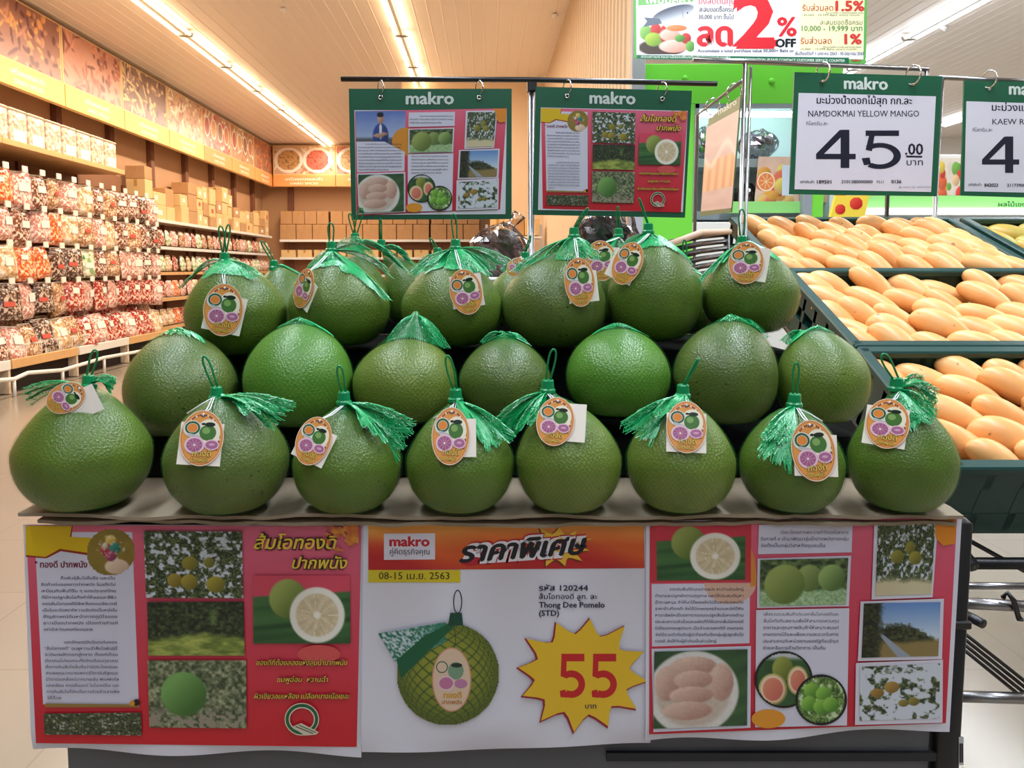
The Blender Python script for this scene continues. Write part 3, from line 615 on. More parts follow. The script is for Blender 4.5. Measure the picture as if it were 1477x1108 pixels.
for ri, z in enumerate(rows_z):
    for q in range(16):
        bay, s = divmod(q, 4); yy = bayY[bay] + .17 + s * .332
        kd = seqs[ri][q]
        for d in range(2):
            sc_ = random.uniform(.92, 1.08)
            put_bag(kd, (-5.06 - d * .14, yy + random.uniform(-.02, .02), z + .015), (random.uniform(-.06, .06), random.uniform(-.12, .02), random.uniform(-.5, .2)), '%s, %s of the %s hook, %s' % (BG[kd][0], ['front one', 'rear one'][d], ORD[q], rowname[ri]), '%s, %s' % (BG[kd][0], rowname[ri]), sc_)
# base shelf: standing bags, some in white baskets
M['bask'] = mat('white_basket_plastic', (240, 232, 218), .4)
for j, yy in enumerate([7.0, 7.28, 7.56, 7.84, 8.14, 8.42, 8.72, 9.0, 9.3, 9.6, 9.9, 10.2, 10.5, 10.8, 11.1, 11.4, 11.7]):
    kd = [5, 1, 3, 1, 5, 6, 3, 2, 6, 4, 5, 4, 4, 5, 4, 4, 2][j]
    for d in range(2): put_bag(kd, (-5.08 - d * .15, yy, .70 + .05 * d + random.uniform(-.02, .03)), (random.uniform(-.1, .1), -.28, random.uniform(-.4, .1)), '%s standing on the base shelf, %s place, %s' % (BG[kd][0], ORD[j], ['front', 'behind'][d]), BG[kd][0] + ' on the base shelf', random.uniform(1.0, 1.12))
for j, yy in enumerate([8.35, 8.85, 9.35]):
    b = MB(); x0, x1, y0, y1, z0, z1 = -5.25, -4.96, yy - .22, yy + .22, .33, .5
    for z in (z0 + .01, z1 - .01):
        b.box(((x0 + x1) / 2, y0, z), (x1 - x0, .012, .02)); b.box(((x0 + x1) / 2, y1, z), (x1 - x0, .012, .02)); b.box((x1, yy, z), (.012, y1 - y0, .02)); b.box((x0, yy, z), (.012, y1 - y0, .02))
    for q in range(12): b.box((x1, y0 + .02 + q * (y1 - y0 - .04) / 11, (z0 + z1) / 2), (.01, .012, z1 - z0))
    for q in range(7): b.box((x0 + q * (x1 - x0) / 6, y0, (z0 + z1) / 2), (.012, .01, z1 - z0))
    b.box(((x0 + x1) / 2, yy, z0 + .006), (x1 - x0, y1 - y0, .01))
    tag(b.build('slatted_basket', M['bask']), ['white slatted basket on the base shelf, first from the near end', 'white slatted basket on the base shelf, between two others', 'white slatted basket on the base shelf, last of three'][j], 'basket', 'white baskets on the base shelf')
# clear tubs on the top shelf
M['tub'] = bag_mat('tub_of_snacks', (206, 170, 140), (232, 206, 180), (248, 238, 224), .4, 16)
M['tubrim'] = mat('tub_lid', (236, 220, 200), .3)
for j in range(11):
    yy = 6.95 + j * .335; r = thing('snack_tub', 'clear tub of pale snacks, %s along the top shelf%s' % (ORD[j], ', with a white label' if j % 3 else ''), 'tub', (-5.1, yy, 2.61), 'clear tubs of snacks on the top shelf')
    MB().box((-5.08, yy, 2.79), (.3, .29, .34), bev=.02).build('tub_body', M['tub'], r)
    MB().box((-5.08, yy, 2.965), (.31, .30, .025), bev=.01).build('lid', M['tubrim'], r)
    if j % 3: MB().box((-4.925, yy, 2.70), (.006, .22, .12)).build('label', M['lab_w'], r)

def carton(c, d, label, group, shade=0):
    r = thing('carton', label, 'carton', (c[0], c[1], c[2] - d[2] / 2), group)
    MB().box(c, d, bev=.006).build('box_body', M['carton' if not shade else 'carton2'], r)
    t = MB(); t.box((c[0], c[1], c[2] + d[2] / 2 + .001), (.05, d[1] * .96, .002)) if d[1] > d[0] else t.box((c[0], c[1], c[2] + d[2] / 2 + .001), (d[0] * .96, .05, .002))
    t.box((c[0] + (0 if d[0] >= d[1] else 0), c[1] - d[1] / 2 - .001, c[2] + d[2] * .3), (.05, .002, d[2] * .36)); t.build('tape', M['tape'], r)
    if random.random() < .5: MB().box((c[0] + d[0] / 2 + .001, c[1], c[2]), (.003, d[1] * .35, d[2] * .35)).build('label', M['lab_w' if random.random() < .6 else 'lab_r'], r)
M['carton2'] = mat('tan_cardboard', (196, 150, 104), .8, noise=.08, nscale=6, bump=.15, bscale=90)
# shelving with cartons along the wall
sz = [2.1, 1.66, 1.24, .82, .36]
for i in range(5):
    y0 = 12.1 + i * 1.42; y1 = y0 + 1.4; ym = (y0 + y1) / 2
    r = thing('shelving_bay', 'cream shelving bay stacked with cartons, %s beyond the hanging bags' % ['first', 'second', 'third', 'fourth', 'fifth'][i], 'shelving', (-5.45, ym, 0), 'carton shelving along the aisle wall')
    MB().box((-5.68, ym, 1.3), (.03, 1.4, 2.6)).build('back_panel', M['back'], r)
    for yy in (y0 + .02,): MB().box((-5.62, yy, 1.3), (.05, .05, 2.6)).build('upright', M['upright'], r)
    for q, z in enumerate(sz):
        fx = -5.3 + (0 if q == 0 else .0) + (.12 if q > 2 else 0)
        MB().box(((-5.66 + fx) / 2, ym, z - .02), (fx + 5.66, 1.4, .03)).build('shelf_board', M['shelf'], r); MB().box((fx + .01, ym, z - .015), (.02, 1.4, .05)).build('shelf_edge', M['white' if q < 2 else 'wood'], r)
    # cartons, top shelf
    y = y0 + .05; cn = 0
    while y < y1 - .2:
        wd = random.choice([.3, .36, .42, .5]); wd = min(wd, y1 - y); z = 2.1
        for lev in range([3, 2, 3, 2][random.randrange(4)] if i < 3 else 2):
            h_ = random.choice([.2, .24, .3]); carton((-5.47 + random.uniform(-.01, .01), y + wd / 2, z + h_ / 2), (.3, wd - .03, h_), 'brown carton on the aisle wall shelf, %s bay, %s stack, %s layer' % (ORD[i], ORD[cn], ['bottom', 'second', 'third'][lev]), 'cartons on the aisle wall shelf', random.random() < .3); z += h_ + .003
        y += wd; cn += 1
    for q in (1, 2, 3, 4):
        fx = -5.3 + (.12 if q > 2 else 0); y = y0 + .12; cn = 0
        while y < y1 - .05:
            kd = random.choice([5, 2, 6, 7, 4] if q < 3 else [4, 2, 5, 4, 0]); put_bag(kd, (fx - .07, y, sz[q] + .285), (0, -.12, random.uniform(-.2, .2)), '%s, %s in bay %s, %s shelf below cartons' % (BG[kd][0], ORD[cn], ['one', 'two', 'three', 'four', 'five'][i], ['', 'first', 'second', 'third', 'lowest'][q]), '%s, shelves under the cartons' % BG[kd][0], .7); y += .27; cn += 1
# end wall shelving
for i in range(4):
    x0 = -5.15 + i * 1.26; x1 = x0 + 1.24; xm = (x0 + x1) / 2
    r = thing('shelving_bay', 'cream shelving bay of cartons against the end wall, %s' % ['at the corner', 'beside the corner bay', 'behind the hanging sheet', 'nearest the bulkhead'][i], 'shelving', (xm, 19.6, 0), 'end wall shelving')
    MB().box((xm, 19.8, 1.3), (1.24, .03, 2.6)).build('back_panel', M['back'], r)
    for q, z in enumerate([2.02, 1.58, 1.14, .7, .3]): MB().box((xm, 19.6, z - .02), (1.24, .4, .03)).build('shelf_board', M['shelf'], r); MB().box((xm, 19.39, z - .015), (1.24, .02, .06)).build('shelf_edge', M['white'], r)
    for q in range(3): carton((x0 + .2 + q * .41, 19.58, 2.02 + .2), (.39, .32, .38), 'square brown carton, lower layer on the end wall shelf, bay %s, %s' % (['one', 'two', 'three', 'four'][i], ORD[q]), 'cartons on the end wall shelf', True)
    for q in range(4): carton((x0 + .16 + q * .305, 19.6, 2.02 + .39 + .17), (.29, .3, .32), 'small brown carton, upper layer on the end wall shelf, bay %s, %s' % (['one', 'two', 'three', 'four'][i], ORD[q]), 'upper cartons on the end wall shelf', True)
    for q in range(3): carton((x0 + .2 + q * .41, 19.58, 1.58 + .1), (.36, .3, .19), 'low brown carton, second shelf of the end wall, bay %s, %s' % (['one', 'two', 'three', 'four'][i], ORD[q]), 'low cartons on the end wall', False)
# guard rail in front of the shelving
pts = [PX(-30, 551, -4.8), PX(20, 547, -4.8), PX(40, 538, -4.8), PX(90, 534, -4.8), PX(124, 524, -4.8), PX(150, 516, -4.8), PX(190, 509, -4.8), PX(250, 497, -4.8), PX(310, 486, -4.8)]
r = thing('guard_rail', 'white bent tube guard rail along the foot of the shelving', 'rail', (-4.8, 9, 0))
sm = []
for a, b in zip(pts, pts[1:]):
    for t in range(4): sm.append(a.lerp(b, t / 4))
sm.append(pts[-1]); MB().tube(sm, .022, 8).build('rail_tube', M['white'], r, True)
for p in (pts[1], pts[3], pts[5], pts[7]): MB().tube([(p.x, p.y, p.z), (p.x, p.y, 0)], .018, 8).build('rail_post', M['white'], r, True)
# rack of goods by the bulkhead, seen between the hanging sheets
r = thing('goods_rack', 'pale steel rack of boxes below the bulkhead, behind the sign pole', 'rack', (.4, 12.4, 0))
for z in (.5, .95, 1.4, 1.8): MB().box((.45, 12.5, z), (.9, .45, .03)).build('shelf_board', M['white'], r)
for x in (.02, .88): MB().box((x, 12.3, 1.0), (.04, .04, 2.0)).build('upright', M['greyp'], r)
for q, (x, z, cc) in enumerate([(.2, 1.825, 0), (.5, 1.825, 1), (.75, 1.825, 0), (.25, 1.425, 1), (.6, 1.425, 0)]): carton((x, 12.5, z + .14), (.24, .3, .26), 'small carton on the rack below the bulkhead, %s' % ORD[q], 'cartons on the rack below the bulkhead', cc)
# ------------------------------------------------------------------ green chiller cabinet with open front
M['lime'] = mat('lime_green_panel', (122, 222, 70), .4); M['lime2'] = mat('pale_green_strip', (150, 222, 128), .4); M['inner'] = mat('white_cabinet_lining', (214, 222, 230), .35)
M['led'] = mat('cabinet_led', (255, 255, 255), .5, emit=(235, 244, 255), estr=26); M['redst'] = mat('red_strip', (226, 92, 84), .45); M['grey'] = mat('grey_trim', (150, 158, 168), .4)
M['film'] = None
def film_mat(name, alpha, rough=.08, tint=(255, 255, 255)):
    m = bpy.data.materials.new(name); m.use_nodes = True; nt = m.node_tree; b = nt.nodes['Principled BSDF']; b.inputs['Base Color'].default_value = (*lin(tint), 1); b.inputs['Roughness'].default_value = rough
    tr = nt.nodes.new('ShaderNodeBsdfTransparent'); mx = nt.nodes.new('ShaderNodeMixShader'); gl = nt.nodes.new('ShaderNodeBsdfGlossy'); gl.inputs['Roughness'].default_value = rough
    fr = nt.nodes.new('ShaderNodeFresnel'); fr.inputs['IOR'].default_value = 1.45; ad = nt.nodes.new('ShaderNodeMath'); ad.operation = 'ADD'; ad.inputs[1].default_value = alpha
    nt.links.new(fr.outputs[0], ad.inputs[0]); nt.links.new(ad.outputs[0], mx.inputs[0]); nt.links.new(tr.outputs[0], mx.inputs[1]); nt.links.new(gl.outputs[0], mx.inputs[2])
    nt.links.new(mx.outputs[0], nt.nodes['Material Output'].inputs[0]); return m
M['film'] = film_mat('clear_sleeve_film', .0); M['bagfilm'] = film_mat('clear_bag_film', .12, .12)
M['grape'] = mat('dark_purple_fruit', (70, 36, 56), .22, noise=.7, nscale=45, bump=1, bscale=60)
def prod_pic(seed, base, items):
    def fn(U, V):
        c = mix(base, tuple(q * .85 for q in base), fbm(U * 6, V * 4, seed))
        for (x, y, rx, ry, l, d) in items: c = disc(c, U, V, x, y, rx, ry, l, d, 10)
        return c
    return fn
def rnd_fruit(seed, n, cols, ar):
    rr = random.Random(seed); out = []
    for k in range(n):
        l = rr.choice(cols); s = rr.uniform(.10, .22); out.append((rr.random(), rr.uniform(.15, 1), s / ar, s, l, tuple(q * .75 for q in l)))
    return out
YK = 5.4; a = P(908, 92, YK); bb = P(1217, 92, YK); kx0, kx1, kz = 1.085, bb.x, a.z
o0 = P(1003, 150, YK); o1 = P(1158, 312, YK); 
r = thing('chiller_cabinet', 'lime green open fronted fruit chiller cabinet behind the hanging signs', 'chiller', ((kx0 + kx1) / 2, YK, 0))
xm = (kx0 + kx1) / 2
MB().box((xm, YK + .03, (kz + o0.z) / 2), (kx1 - kx0, .06, kz - o0.z), bev=.004).build('fascia_panel', M['lime'], r)
MB().box(((kx0 + o0.x) / 2, YK + .03, o0.z / 2), (o0.x - kx0, .06, o0.z), bev=.004).build('side_post', M['lime'], r)
q = P(1178, 200, YK).x; MB().box((o1.x + .1, YK + .03, o0.z / 2), (.08, .06, o0.z), bev=.004).build('side_post', M['lime'], r)
MB().box((o1.x + .03, YK + .03, o0.z / 2), (.06, .07, o0.z), bev=.004).build('grey_trim', M['grey'], r)
MB().box(((o0.x + o1.x) / 2, YK + .035, o1.z / 2 - .02), (o1.x - o0.x, .06, o1.z - .04), bev=.004).build('lower_panel', M['white'], r)
MB().box((xm, YK + .8, kz / 2), (kx1 - kx0, .04, kz - .02)).build('back_lining', M['inner'], r)
for x in (kx0 + .02, kx1 - .02): MB().box((x, YK + .42, kz / 2), (.03, .72, kz - .02)).build('side_lining', M['inner'], r)
MB().box((xm, YK + .42, kz - .01), (kx1 - kx0, .72, .03)).build('top_panel', M['inner'], r)
tz = P(1100, 153, YK).z; MB().box(((o0.x + o1.x) / 2, YK + .01, tz), (o1.x - o0.x, .03, .03)).build('trim_rail', M['grey'], r); MB().box((o0.x + .012, YK + .01, (o0.z + o1.z) / 2), (.03, .03, o0.z - o1.z)).build('trim_rail', M['grey'], r)
MB().box((xm, YK + .2, o0.z - .03), (kx1 - kx0 - .2, .05, .03)).build('light_strip', M['led'], r)
sh1 = P(1100, 232, YK + .2); sh2 = P(1100, 306, YK + .1)
for s_ in (sh1, sh2): MB().box((xm, YK + .48, s_.z - .01), (kx1 - kx0 - .06, .6, .025)).build('shelf_board', M['inner'], r); MB().box((xm, YK + .17, s_.z - .02), (kx1 - kx0 - .06, .02, .06)).build('price_rail', M['grey'], r)
MB().box((1.98, YK + .07, P(0, 298, YK).z), (.62, .03, .08)).build('green_strip', M['lime2'], r)
for (px, py) in ((1113, 117), (988, 113)): b = P(px, py, YK); MB().lathe([(.02, 0), (.02, .008), (.012, .014), (.001, .016)], b, 14, Matrix.Rotation(PI / 2, 3, 'X')).build('cap', M['lime'], r, True)
k = Ink(lambda x, y, l: P(x, y, YK + .1 - l)); k.image([(1094, 226), (1196, 226), (1196, 292), (1088, 292)], prod_pic(3, (240, 200, 180), rnd_fruit(5, 22, [(236, 120, 90), (240, 170, 80), (220, 70, 70), (246, 220, 110), (240, 190, 120)], 1.5)), 70, 44)
k.ell(1105, 262, 13, 14, (250, 226, 190)); k.ell(1105, 262, 11, 12, (240, 136, 80)); 
for q in range(8): k.line([(1105, 262), (1105 + 10 * math.cos(q * PI / 4 + .2), 262 + 11 * math.sin(q * PI / 4 + .2))], .8, (252, 220, 170))
k.rect(1128, 238, 1144, 282, (214, 226, 244)); k.build('fruit_picture', r)
def crumple(name, c, rad, m, parent, seed, sq=(1, 1, 1), amp=.18, n=26):
    v = []; f = []; rr = np.random.default_rng(seed)
    for j in range(n // 2 + 1):
        th = PI * j / (n // 2)
        for i in range(n):
            ph = 2 * PI * i / n; q = Vector((math.sin(th) * math.cos(ph), math.sin(th) * math.sin(ph), math.cos(th)))
            d = 1 + amp * 2 * (float(fbm(np.array(q.x * 3.1 + q.z * 2.2 + seed), np.array(q.y * 3.3 + q.z * 1.7 + 5), seed)) - .5) + amp * .25 * rr.uniform(-1, 1)
            v.append(Vector(c) + Vector((q.x * rad * d * sq[0], q.y * rad * d * sq[1], q.z * rad * d * sq[2])))
    for j in range(n // 2):
        for i in range(n): f.append((j * n + i, (j + 1) * n + i, (j + 1) * n + (i + 1) % n, j * n + (i + 1) % n))
    b = MB(); b.add(v, f); return b.build(name, m, parent, False)
def fruit_bag(px, py, Y, rad, label, seed, sq=(1, 1, 1), neck=None, fruit=None, parent_mat=None):
    c = P(px, py, Y); r = thing('produce_bag', label, 'bag', (c.x, c.y, c.z - rad * sq[2]))
    inner = MB(); rr = random.Random(seed)
    crumple('fruit_heap', c - Vector((0, 0, rad * .1)), rad * .84, fruit or M['grape'], r, seed + 50, sq, .34, 34)['kind'] = 'stuff'
    for k in range(0):
        a_, b_ = rr.uniform(0, 2 * PI), rr.uniform(-1, 1); q = Vector((math.cos(a_) * math.sqrt(1 - b_ * b_), math.sin(a_) * math.sqrt(1 - b_ * b_), b_)) * rad * .66
        R = rad * .27; inner.lathe([(R * math.sin(PI * t / 8) + 1e-4, -R * math.cos(PI * t / 8)) for t in range(9)], c + Vector((q.x * sq[0], q.y * sq[1], q.z * sq[2])), 10)
    crumple('clear_film', c, rad, M['bagfilm'], r, seed, sq)
    if neck: e = P(*neck, Y); MB().tube([c + Vector((0, 0, rad * sq[2] * .8)), c.lerp(e, .75) + Vector((.005, 0, 0)), e, e + Vector((.02, 0, .03))], [rad * .3, .012, .008, .02], 10).build('gathered_neck', M['bagfilm'], r, True)
    return r
fruit_bag(1093, 209, YK + .45, .13, 'clear bag of dark purple fruit on the upper shelf of the green chiller', 4, (1.1, .9, .85))
fruit_bag(1075, 286, YK + .4, .11, 'clear bag of dark purple fruit on the lower shelf of the green chiller', 9, (.8, .8, 1))
fruit_bag(1016, 212, YK + .45, .14, 'clear bag of dark fruit in the chiller, behind the slanted mango sign', 12, (.7, .8, 1.1))
# ------------------------------------------------------------------ far chiller with picture header
YC = 7.6; r = thing('wall_chiller', 'long white wall chiller with vegetable pictures and a green strip', 'chiller', (4.6, YC, 0))
z0, z1 = P(0, 311, YC).z, P(0, 224, YC).z; x0, x1 = P(1170, 300, YC).x, 9.0
MB().box(((x0 + x1) / 2, YC + .5, z1 / 2), (x1 - x0, .9, z1 - .02), bev=.01).build('cabinet_body', M['inner'], r)
MB().box(((x0 + x1) / 2, YC - .0, (z0 + z1) / 2), (x1 - x0, .12, z1 - z0), bev=.01).build('header_box', M['white'], r)
MB().box(((x0 + x1) / 2, YC - .075, P(0, 292, YC).z), (x1 - x0 - .02, .03, .115)).build('green_strip', M['lime2'], r)
MB().box(((x0 + x1) / 2, YC - .06, P(0, 274, YC).z), (x1 - x0 - .02, .02, .12)).build('red_strip', M['redst'], r)
MB().box(((x0 + x1) / 2, YC - .12, P(0, 307, YC).z), (x1 - x0 - .02, .1, .04)).build('light_strip', mat('soft_led', (255, 255, 255), .5, emit=(235, 244, 255), estr=2.5), r)
for i, (p0, p1, s_) in enumerate([(1180, 1262, 2), (1345, 1395, 3), (1395, 1500, 5)]):
    k = Ink(lambda x, y, l: P(x, y, YC - .075 - l)); k.image((p0, 228, p1, 282), prod_pic(s_, (236, 222, 208), rnd_fruit(s_ + 20, 20, [(226, 70, 60), (240, 200, 150), (236, 110, 70), (246, 214, 90), (120, 180, 80)], 1.5)), 60, 34); k.build('vegetable_picture', r)
k = Ink(lambda x, y, l: P(x, y, YC - .093 - l)); k.text('ผลไม้เขตร้อน', 1440, 298, 1500, 9, (40, 90, 50), .02); k.text('แอปเปิ้ล', 1158, 297, 1182, 9, (40, 90, 50), .02); k.build('lettering', r)
# yellow tomato carton seen under the big price sign
Yt = 4.6; c = P(1226, 299, Yt); r = thing('tomato_display_card', 'yellow display card with red tomatoes under the large price sign', 'card', (c.x, Yt, c.z - .09))
MB().prism([P(1196, 320, Yt), P(1206, 282, Yt), P(1254, 282, Yt), P(1246, 320, Yt)], (0, .03, 0)).build('card_board', mat('yellow_card', (246, 214, 70), .5), r)
k = Ink(lambda x, y, l: P(x, y, Yt - .001 - l)); k.image((1204, 294, 1220, 310), lambda U, V: disc(mix((246, 214, 70), (246, 214, 70), U), U, V, .5, .5, .5, .5, (236, 80, 60), (190, 30, 30), 20), 20, 20, in_disc); k.image((1225, 284, 1245, 303), lambda U, V: disc(mix((246, 214, 70), (246, 214, 70), U), U, V, .5, .5, .5, .5, (236, 80, 60), (190, 30, 30), 20), 20, 20, in_disc); k.build('tomato_print', r)
q = P(1226, 321, Yt + .02); MB().box((q.x, q.y + .05, q.z / 2), (.26, .12, q.z), bev=.01).build('card_stand', M['blackp'], r)
# ------------------------------------------------------------------ discount banner hung from the ceiling
YB = 4.9
B = lambda x, y, l=0: P(880 + x / 2.474, y / 2.474, YB - l)
r = thing('hanging_banner', 'big white and yellow discount banner hung high above the green cabinet', 'banner', tuple(P(1082, 93, YB)))
pl = [P(913, -60, YB), P(1252, -66, YB), P(1249, 92, YB), P(915, 84, YB)]; MB().prism(pl, (0, .006, 0)).build('banner_sheet', mat('banner_green_edge', (96, 176, 84), .5), r)
for px in (930, 1236): MB().tube([P(px, -60, YB), Vector((P(px, -60, YB).x, YB, CEIL - .01))], .003, 5).build('hanging_wire', M['chrome'], r)
k = Ink(B); k.quad([(92, -120), (908, -120), (904, 212), (94, 196)], (240, 240, 244)); k.quad([(680, -120), (912, -120), (902, 186), (676, 180)], (250, 246, 196))
def veg(U, V):
    c = mix((244, 244, 246), (226, 228, 230), V); c = mix(c, (70, 50, 40), (1 - np.hypot((U - .42) / .46, (V - .88) / .16)) * 8)
    for it in [(.12, .62, .12, .14, (150, 200, 100), (90, 150, 60)), (.3, .56, .1, .11, (226, 60, 50), (170, 24, 26)), (.26, .74, .17, .13, (180, 206, 70), (110, 150, 40)), (.44, .64, .07, .15, (220, 50, 46), (160, 24, 24)), (.56, .66, .2, .12, (238, 206, 190), (206, 150, 130)), (.68, .54, .2, .06, (240, 150, 90), (226, 110, 60)), (.62, .86, .28, .12, (246, 214, 200), (220, 150, 130)), (.85, .72, .1, .1, (226, 70, 60), (170, 30, 30)), (.93, .86, .09, .1, (130, 190, 90), (70, 130, 50)), (.74, .72, .1, .07, (110, 176, 80), (60, 120, 50))]: c = disc(c, U, V, *it, 8)
    X = U - .62; Y = V - .28; a_ = X * .93 - Y * .38 * -1; t = X * .95 - Y * .42; s_ = X * .3 + Y * 1.0; f_ = 1 - np.hypot(t / .42, s_ / .13); c = mix(c, mix((206, 210, 220), (70, 76, 92), .5 - s_ * 5), f_ * 12)
    return c
k.image((104, -10, 300, 194), veg, 90, 90); k.poly([(176, 66), (120, 62), (132, 76), (118, 96), (186, 84)], (96, 104, 120)); k.ell(276, 46, 3, 3, (20, 20, 24), 10); k.line([(256, 34), (262, 66)], 2, (120, 126, 140)); k.quad([(100, -60), (300, -60), (296, 6), (100, 20)], (110, 180, 90)); k.text('เพิ่มมูลค่า', 130, 12, 284, 40, (240, 248, 230), .03)
RED, GRN = (216, 36, 48), (18, 104, 70)
k.text('ยิ่งลดต้นทุน', 316, 14, 446, 30, (200, 80, 100), .02); k.text('สะสมยอดซื้อครบ', 318, 42, 440, 24, (60, 40, 60), .02); k.text('30,000 บาท ขึ้นไป', 316, 68, 440, 22, (60, 40, 60), .02)
k.text('ลด', 314, 162, 434, 118, RED, .045); k.text('2', 448, 166, 586, 262, RED, .045); k.text('%', 598, 128, 664, 96, RED, .03); k.text('OFF', 592, 168, 662, 42, (20, 20, 30), .05)
k.text('Accumulate a total purchase value 30,000+ Baht or', 312, 186, 656, 15, (50, 50, 90), .02); k.text('เริ่มตั้งแต่วันที่ 1 มกราคม 2563 - 30 มิถุนายน 2563', 660, 196, 906, 15, (60, 50, 80), .015)
k.text('รับส่วนลด', 686, 38, 796, 30, (200, 80, 60), .015); k.text('1.5%', 806, 38, 906, 50, (214, 60, 56), .05); k.text('สะสมยอดซื้อครบ', 750, 88, 900, 24, (140, 140, 110), .01); k.text('10,000 - 19,999 บาท', 684, 110, 900, 26, (110, 150, 90), .02)
k.text('รับส่วนลด', 680, 156, 790, 30, (200, 80, 60), .015); k.text('1%', 838, 156, 896, 50, (214, 60, 56), .05); k.text('Accumulate a total purchase value', 770, 48, 904, 9, (90, 90, 90)); k.text('Accumulate a total purchase value', 760, 170, 896, 9, (90, 90, 90)); k.text('20,000 - 29,999 Baht, every month', 690, 56, 890, 9, (90, 90, 90)); k.text('10,000 - 19,999 Baht, every month', 680, 178, 880, 9, (90, 90, 90))
k.quad([(96, 196), (852, 206), (852, 226), (96, 210)], GRN); k.text('สอบถามรายละเอียดเพิ่มเติมที่เคาน์เตอร์ลูกค้า', 110, 206, 428, 13, (230, 240, 230), .01, 0, .012); k.text('MORE INFORMATION, PLEASE CONTACT CUSTOMER SERVICE COUNTER', 436, 216, 838, 13, (230, 240, 230), .02, 0, .012); k.text('makro', 862, 219, 894, 14, (200, 40, 50), .03)
k.build('banner_print', r)

# ------------------------------------------------------------------ hanging signs
def ring_at(p, rad, r, tilt=.5):
    m = Matrix.Rotation(tilt, 3, 'Z'); MB().tube([p + m @ Vector((0, rad * math.cos(t), rad * math.sin(t) * 1.15)) for t in [2 * PI * k / 20 for k in range(20)]], .0016 * max(1, rad / .016), 6, True).build('ring', M['ring'], r, True)
def rail(name, label, pts, rad, m=None, extra=None):
    r = thing(name, label, 'stand', tuple(pts[0]))
    MB().tube(pts, rad, 10).build('cross_bar', m or M['chrome'], r, True)
    if extra: extra(r)
    return r
def board_sign(label, quad, Y, rings, builder, band, name='hanging_sign', dy=0, paper=None, th=.004):
    """quad TL TR BR BL in photo pixels; paper likewise"""
    q = [P(x, y, Y) for x, y in quad]; c = (q[2] + q[3]) / 2; r = thing(name, label, 'sign', tuple(c))
    MB().prism(q, (0, th, 0)).build('backing_card', M['card_green'], r)
    pq = [P(x, y, Y - .0012) for x, y in paper]; MB().prism(pq, (0, .001, 0)).build('paper', M['paper'], r)
    builder(r)
    k = Ink(lambda x, y, l: P(x, y, Y - .0008 - l)); k.text('makro', band[0], band[1], band[2], band[3], (214, 226, 222), .035, 0, band[4] if len(band) > 4 else 0); k.build('header_lettering', r)
    for (x, y) in rings:
        p = P(x, y, Y - .004); MB().lathe([(.005, 0), (.005, .003), (.0028, .003), (.0028, 0)], P(x, y + 5, Y), 12, Matrix.Rotation(PI / 2, 3, 'X')).build('eyelet', M['ring'], r, True)
    s = .0 ; fq = [P(x + (2 if i in (0, 3) else -2), y + (2 if i < 2 else -2), Y - .006) for i, (x, y) in enumerate(quad)]
    n = 14; v = []; f = []
    for j in range(n + 1):
        for i in range(n + 1):
            a, b = i / n, j / n; p = fq[0].lerp(fq[1], a).lerp(fq[3].lerp(fq[2], a), b); p.y += .0025 * math.sin(a * 9 + b * 4) * math.sin(PI * a) * math.sin(PI * b) - .001; v.append(p)
    for j in range(n):
        for i in range(n): f.append((j * (n + 1) + i, j * (n + 1) + i + 1, (j + 1) * (n + 1) + i + 1, (j + 1) * (n + 1) + i))
    b = MB(); b.add(v, f); b.build('clear_sleeve', M['film'], r, True)
    return r
Y1 = 1.66
def ex(r):
    px = P(767, 122, Y1 + .01); bt = P(767, 480, Y1 + .01)
    MB().tube([px + Vector((0, 0, .006)), Vector((px.x, px.y, .02))], .0075, 10).build('pole', M['chrome'], r, True)
    MB().box(px + Vector((0, -.002, -.004)), (.02, .022, .026), bev=.003).build('clamp', M['darksteel'], r); MB().lathe([(.16, 0), (.16, .012), (.02, .02), (.012, .05)], (px.x, px.y, 0), 20).build('foot_plate', M['darksteel'], r, True)
rail('sign_stand', 'thin grey steel bar and pole holding the two pomelo story sheets', [P(492, 114, Y1), P(766, 115, Y1), P(1034, 121, Y1)], .0055, M['darksteel'], ex)
def qmap(src, dst, Y):
    (ax0, ay0, ax1, ay1) = src
    def mp(x, y, l):
        u = (x - ax0) / (ax1 - ax0); v = (y - ay0) / (ay1 - ay0)
        px = (dst[0][0] * (1 - u) + dst[1][0] * u) * (1 - v) + (dst[3][0] * (1 - u) + dst[2][0] * u) * v
        py = (dst[0][1] * (1 - u) + dst[1][1] * u) * (1 - v) + (dst[3][1] * (1 - u) + dst[2][1] * u) * v
        return P(px, py, Y - l)
    return mp
d1 = [(511, 159), (731, 159), (729, 309), (514, 310)]
s1 = board_sign('green bordered pomelo story sheet with the man in a blue shirt', [(503, 128), (738, 128), (738, 316), (507, 317)], Y1 - .012, [(549, 136), (691, 136)], lambda r: poster_c(qmap((46, 60, 1350, 960), d1, Y1 - .0134), r, True), (586, 150, 654, 25), paper=d1)
d2 = [(780, 155), (992, 160), (985, 306), (776, 303)]
s2 = board_sign('green bordered pomelo story sheet with a red title column', [(773, 125), (998, 131), (988, 314), (768, 310)], Y1 - .012, [(818, 134), (955, 138)], lambda r: poster_a(qmap((46, 48, 1452, 975), d2, Y1 - .0134), r), (851, 149, 916, 25, .02), paper=d2)

for sg, (ps) in ((s1, [(549, 122), (691, 122)]), (s2, [(818, 121), (955, 124)])):
    for (x, y) in ps: ring_at(P(x, y + 5, Y1 - .006), .013, sg, .6)
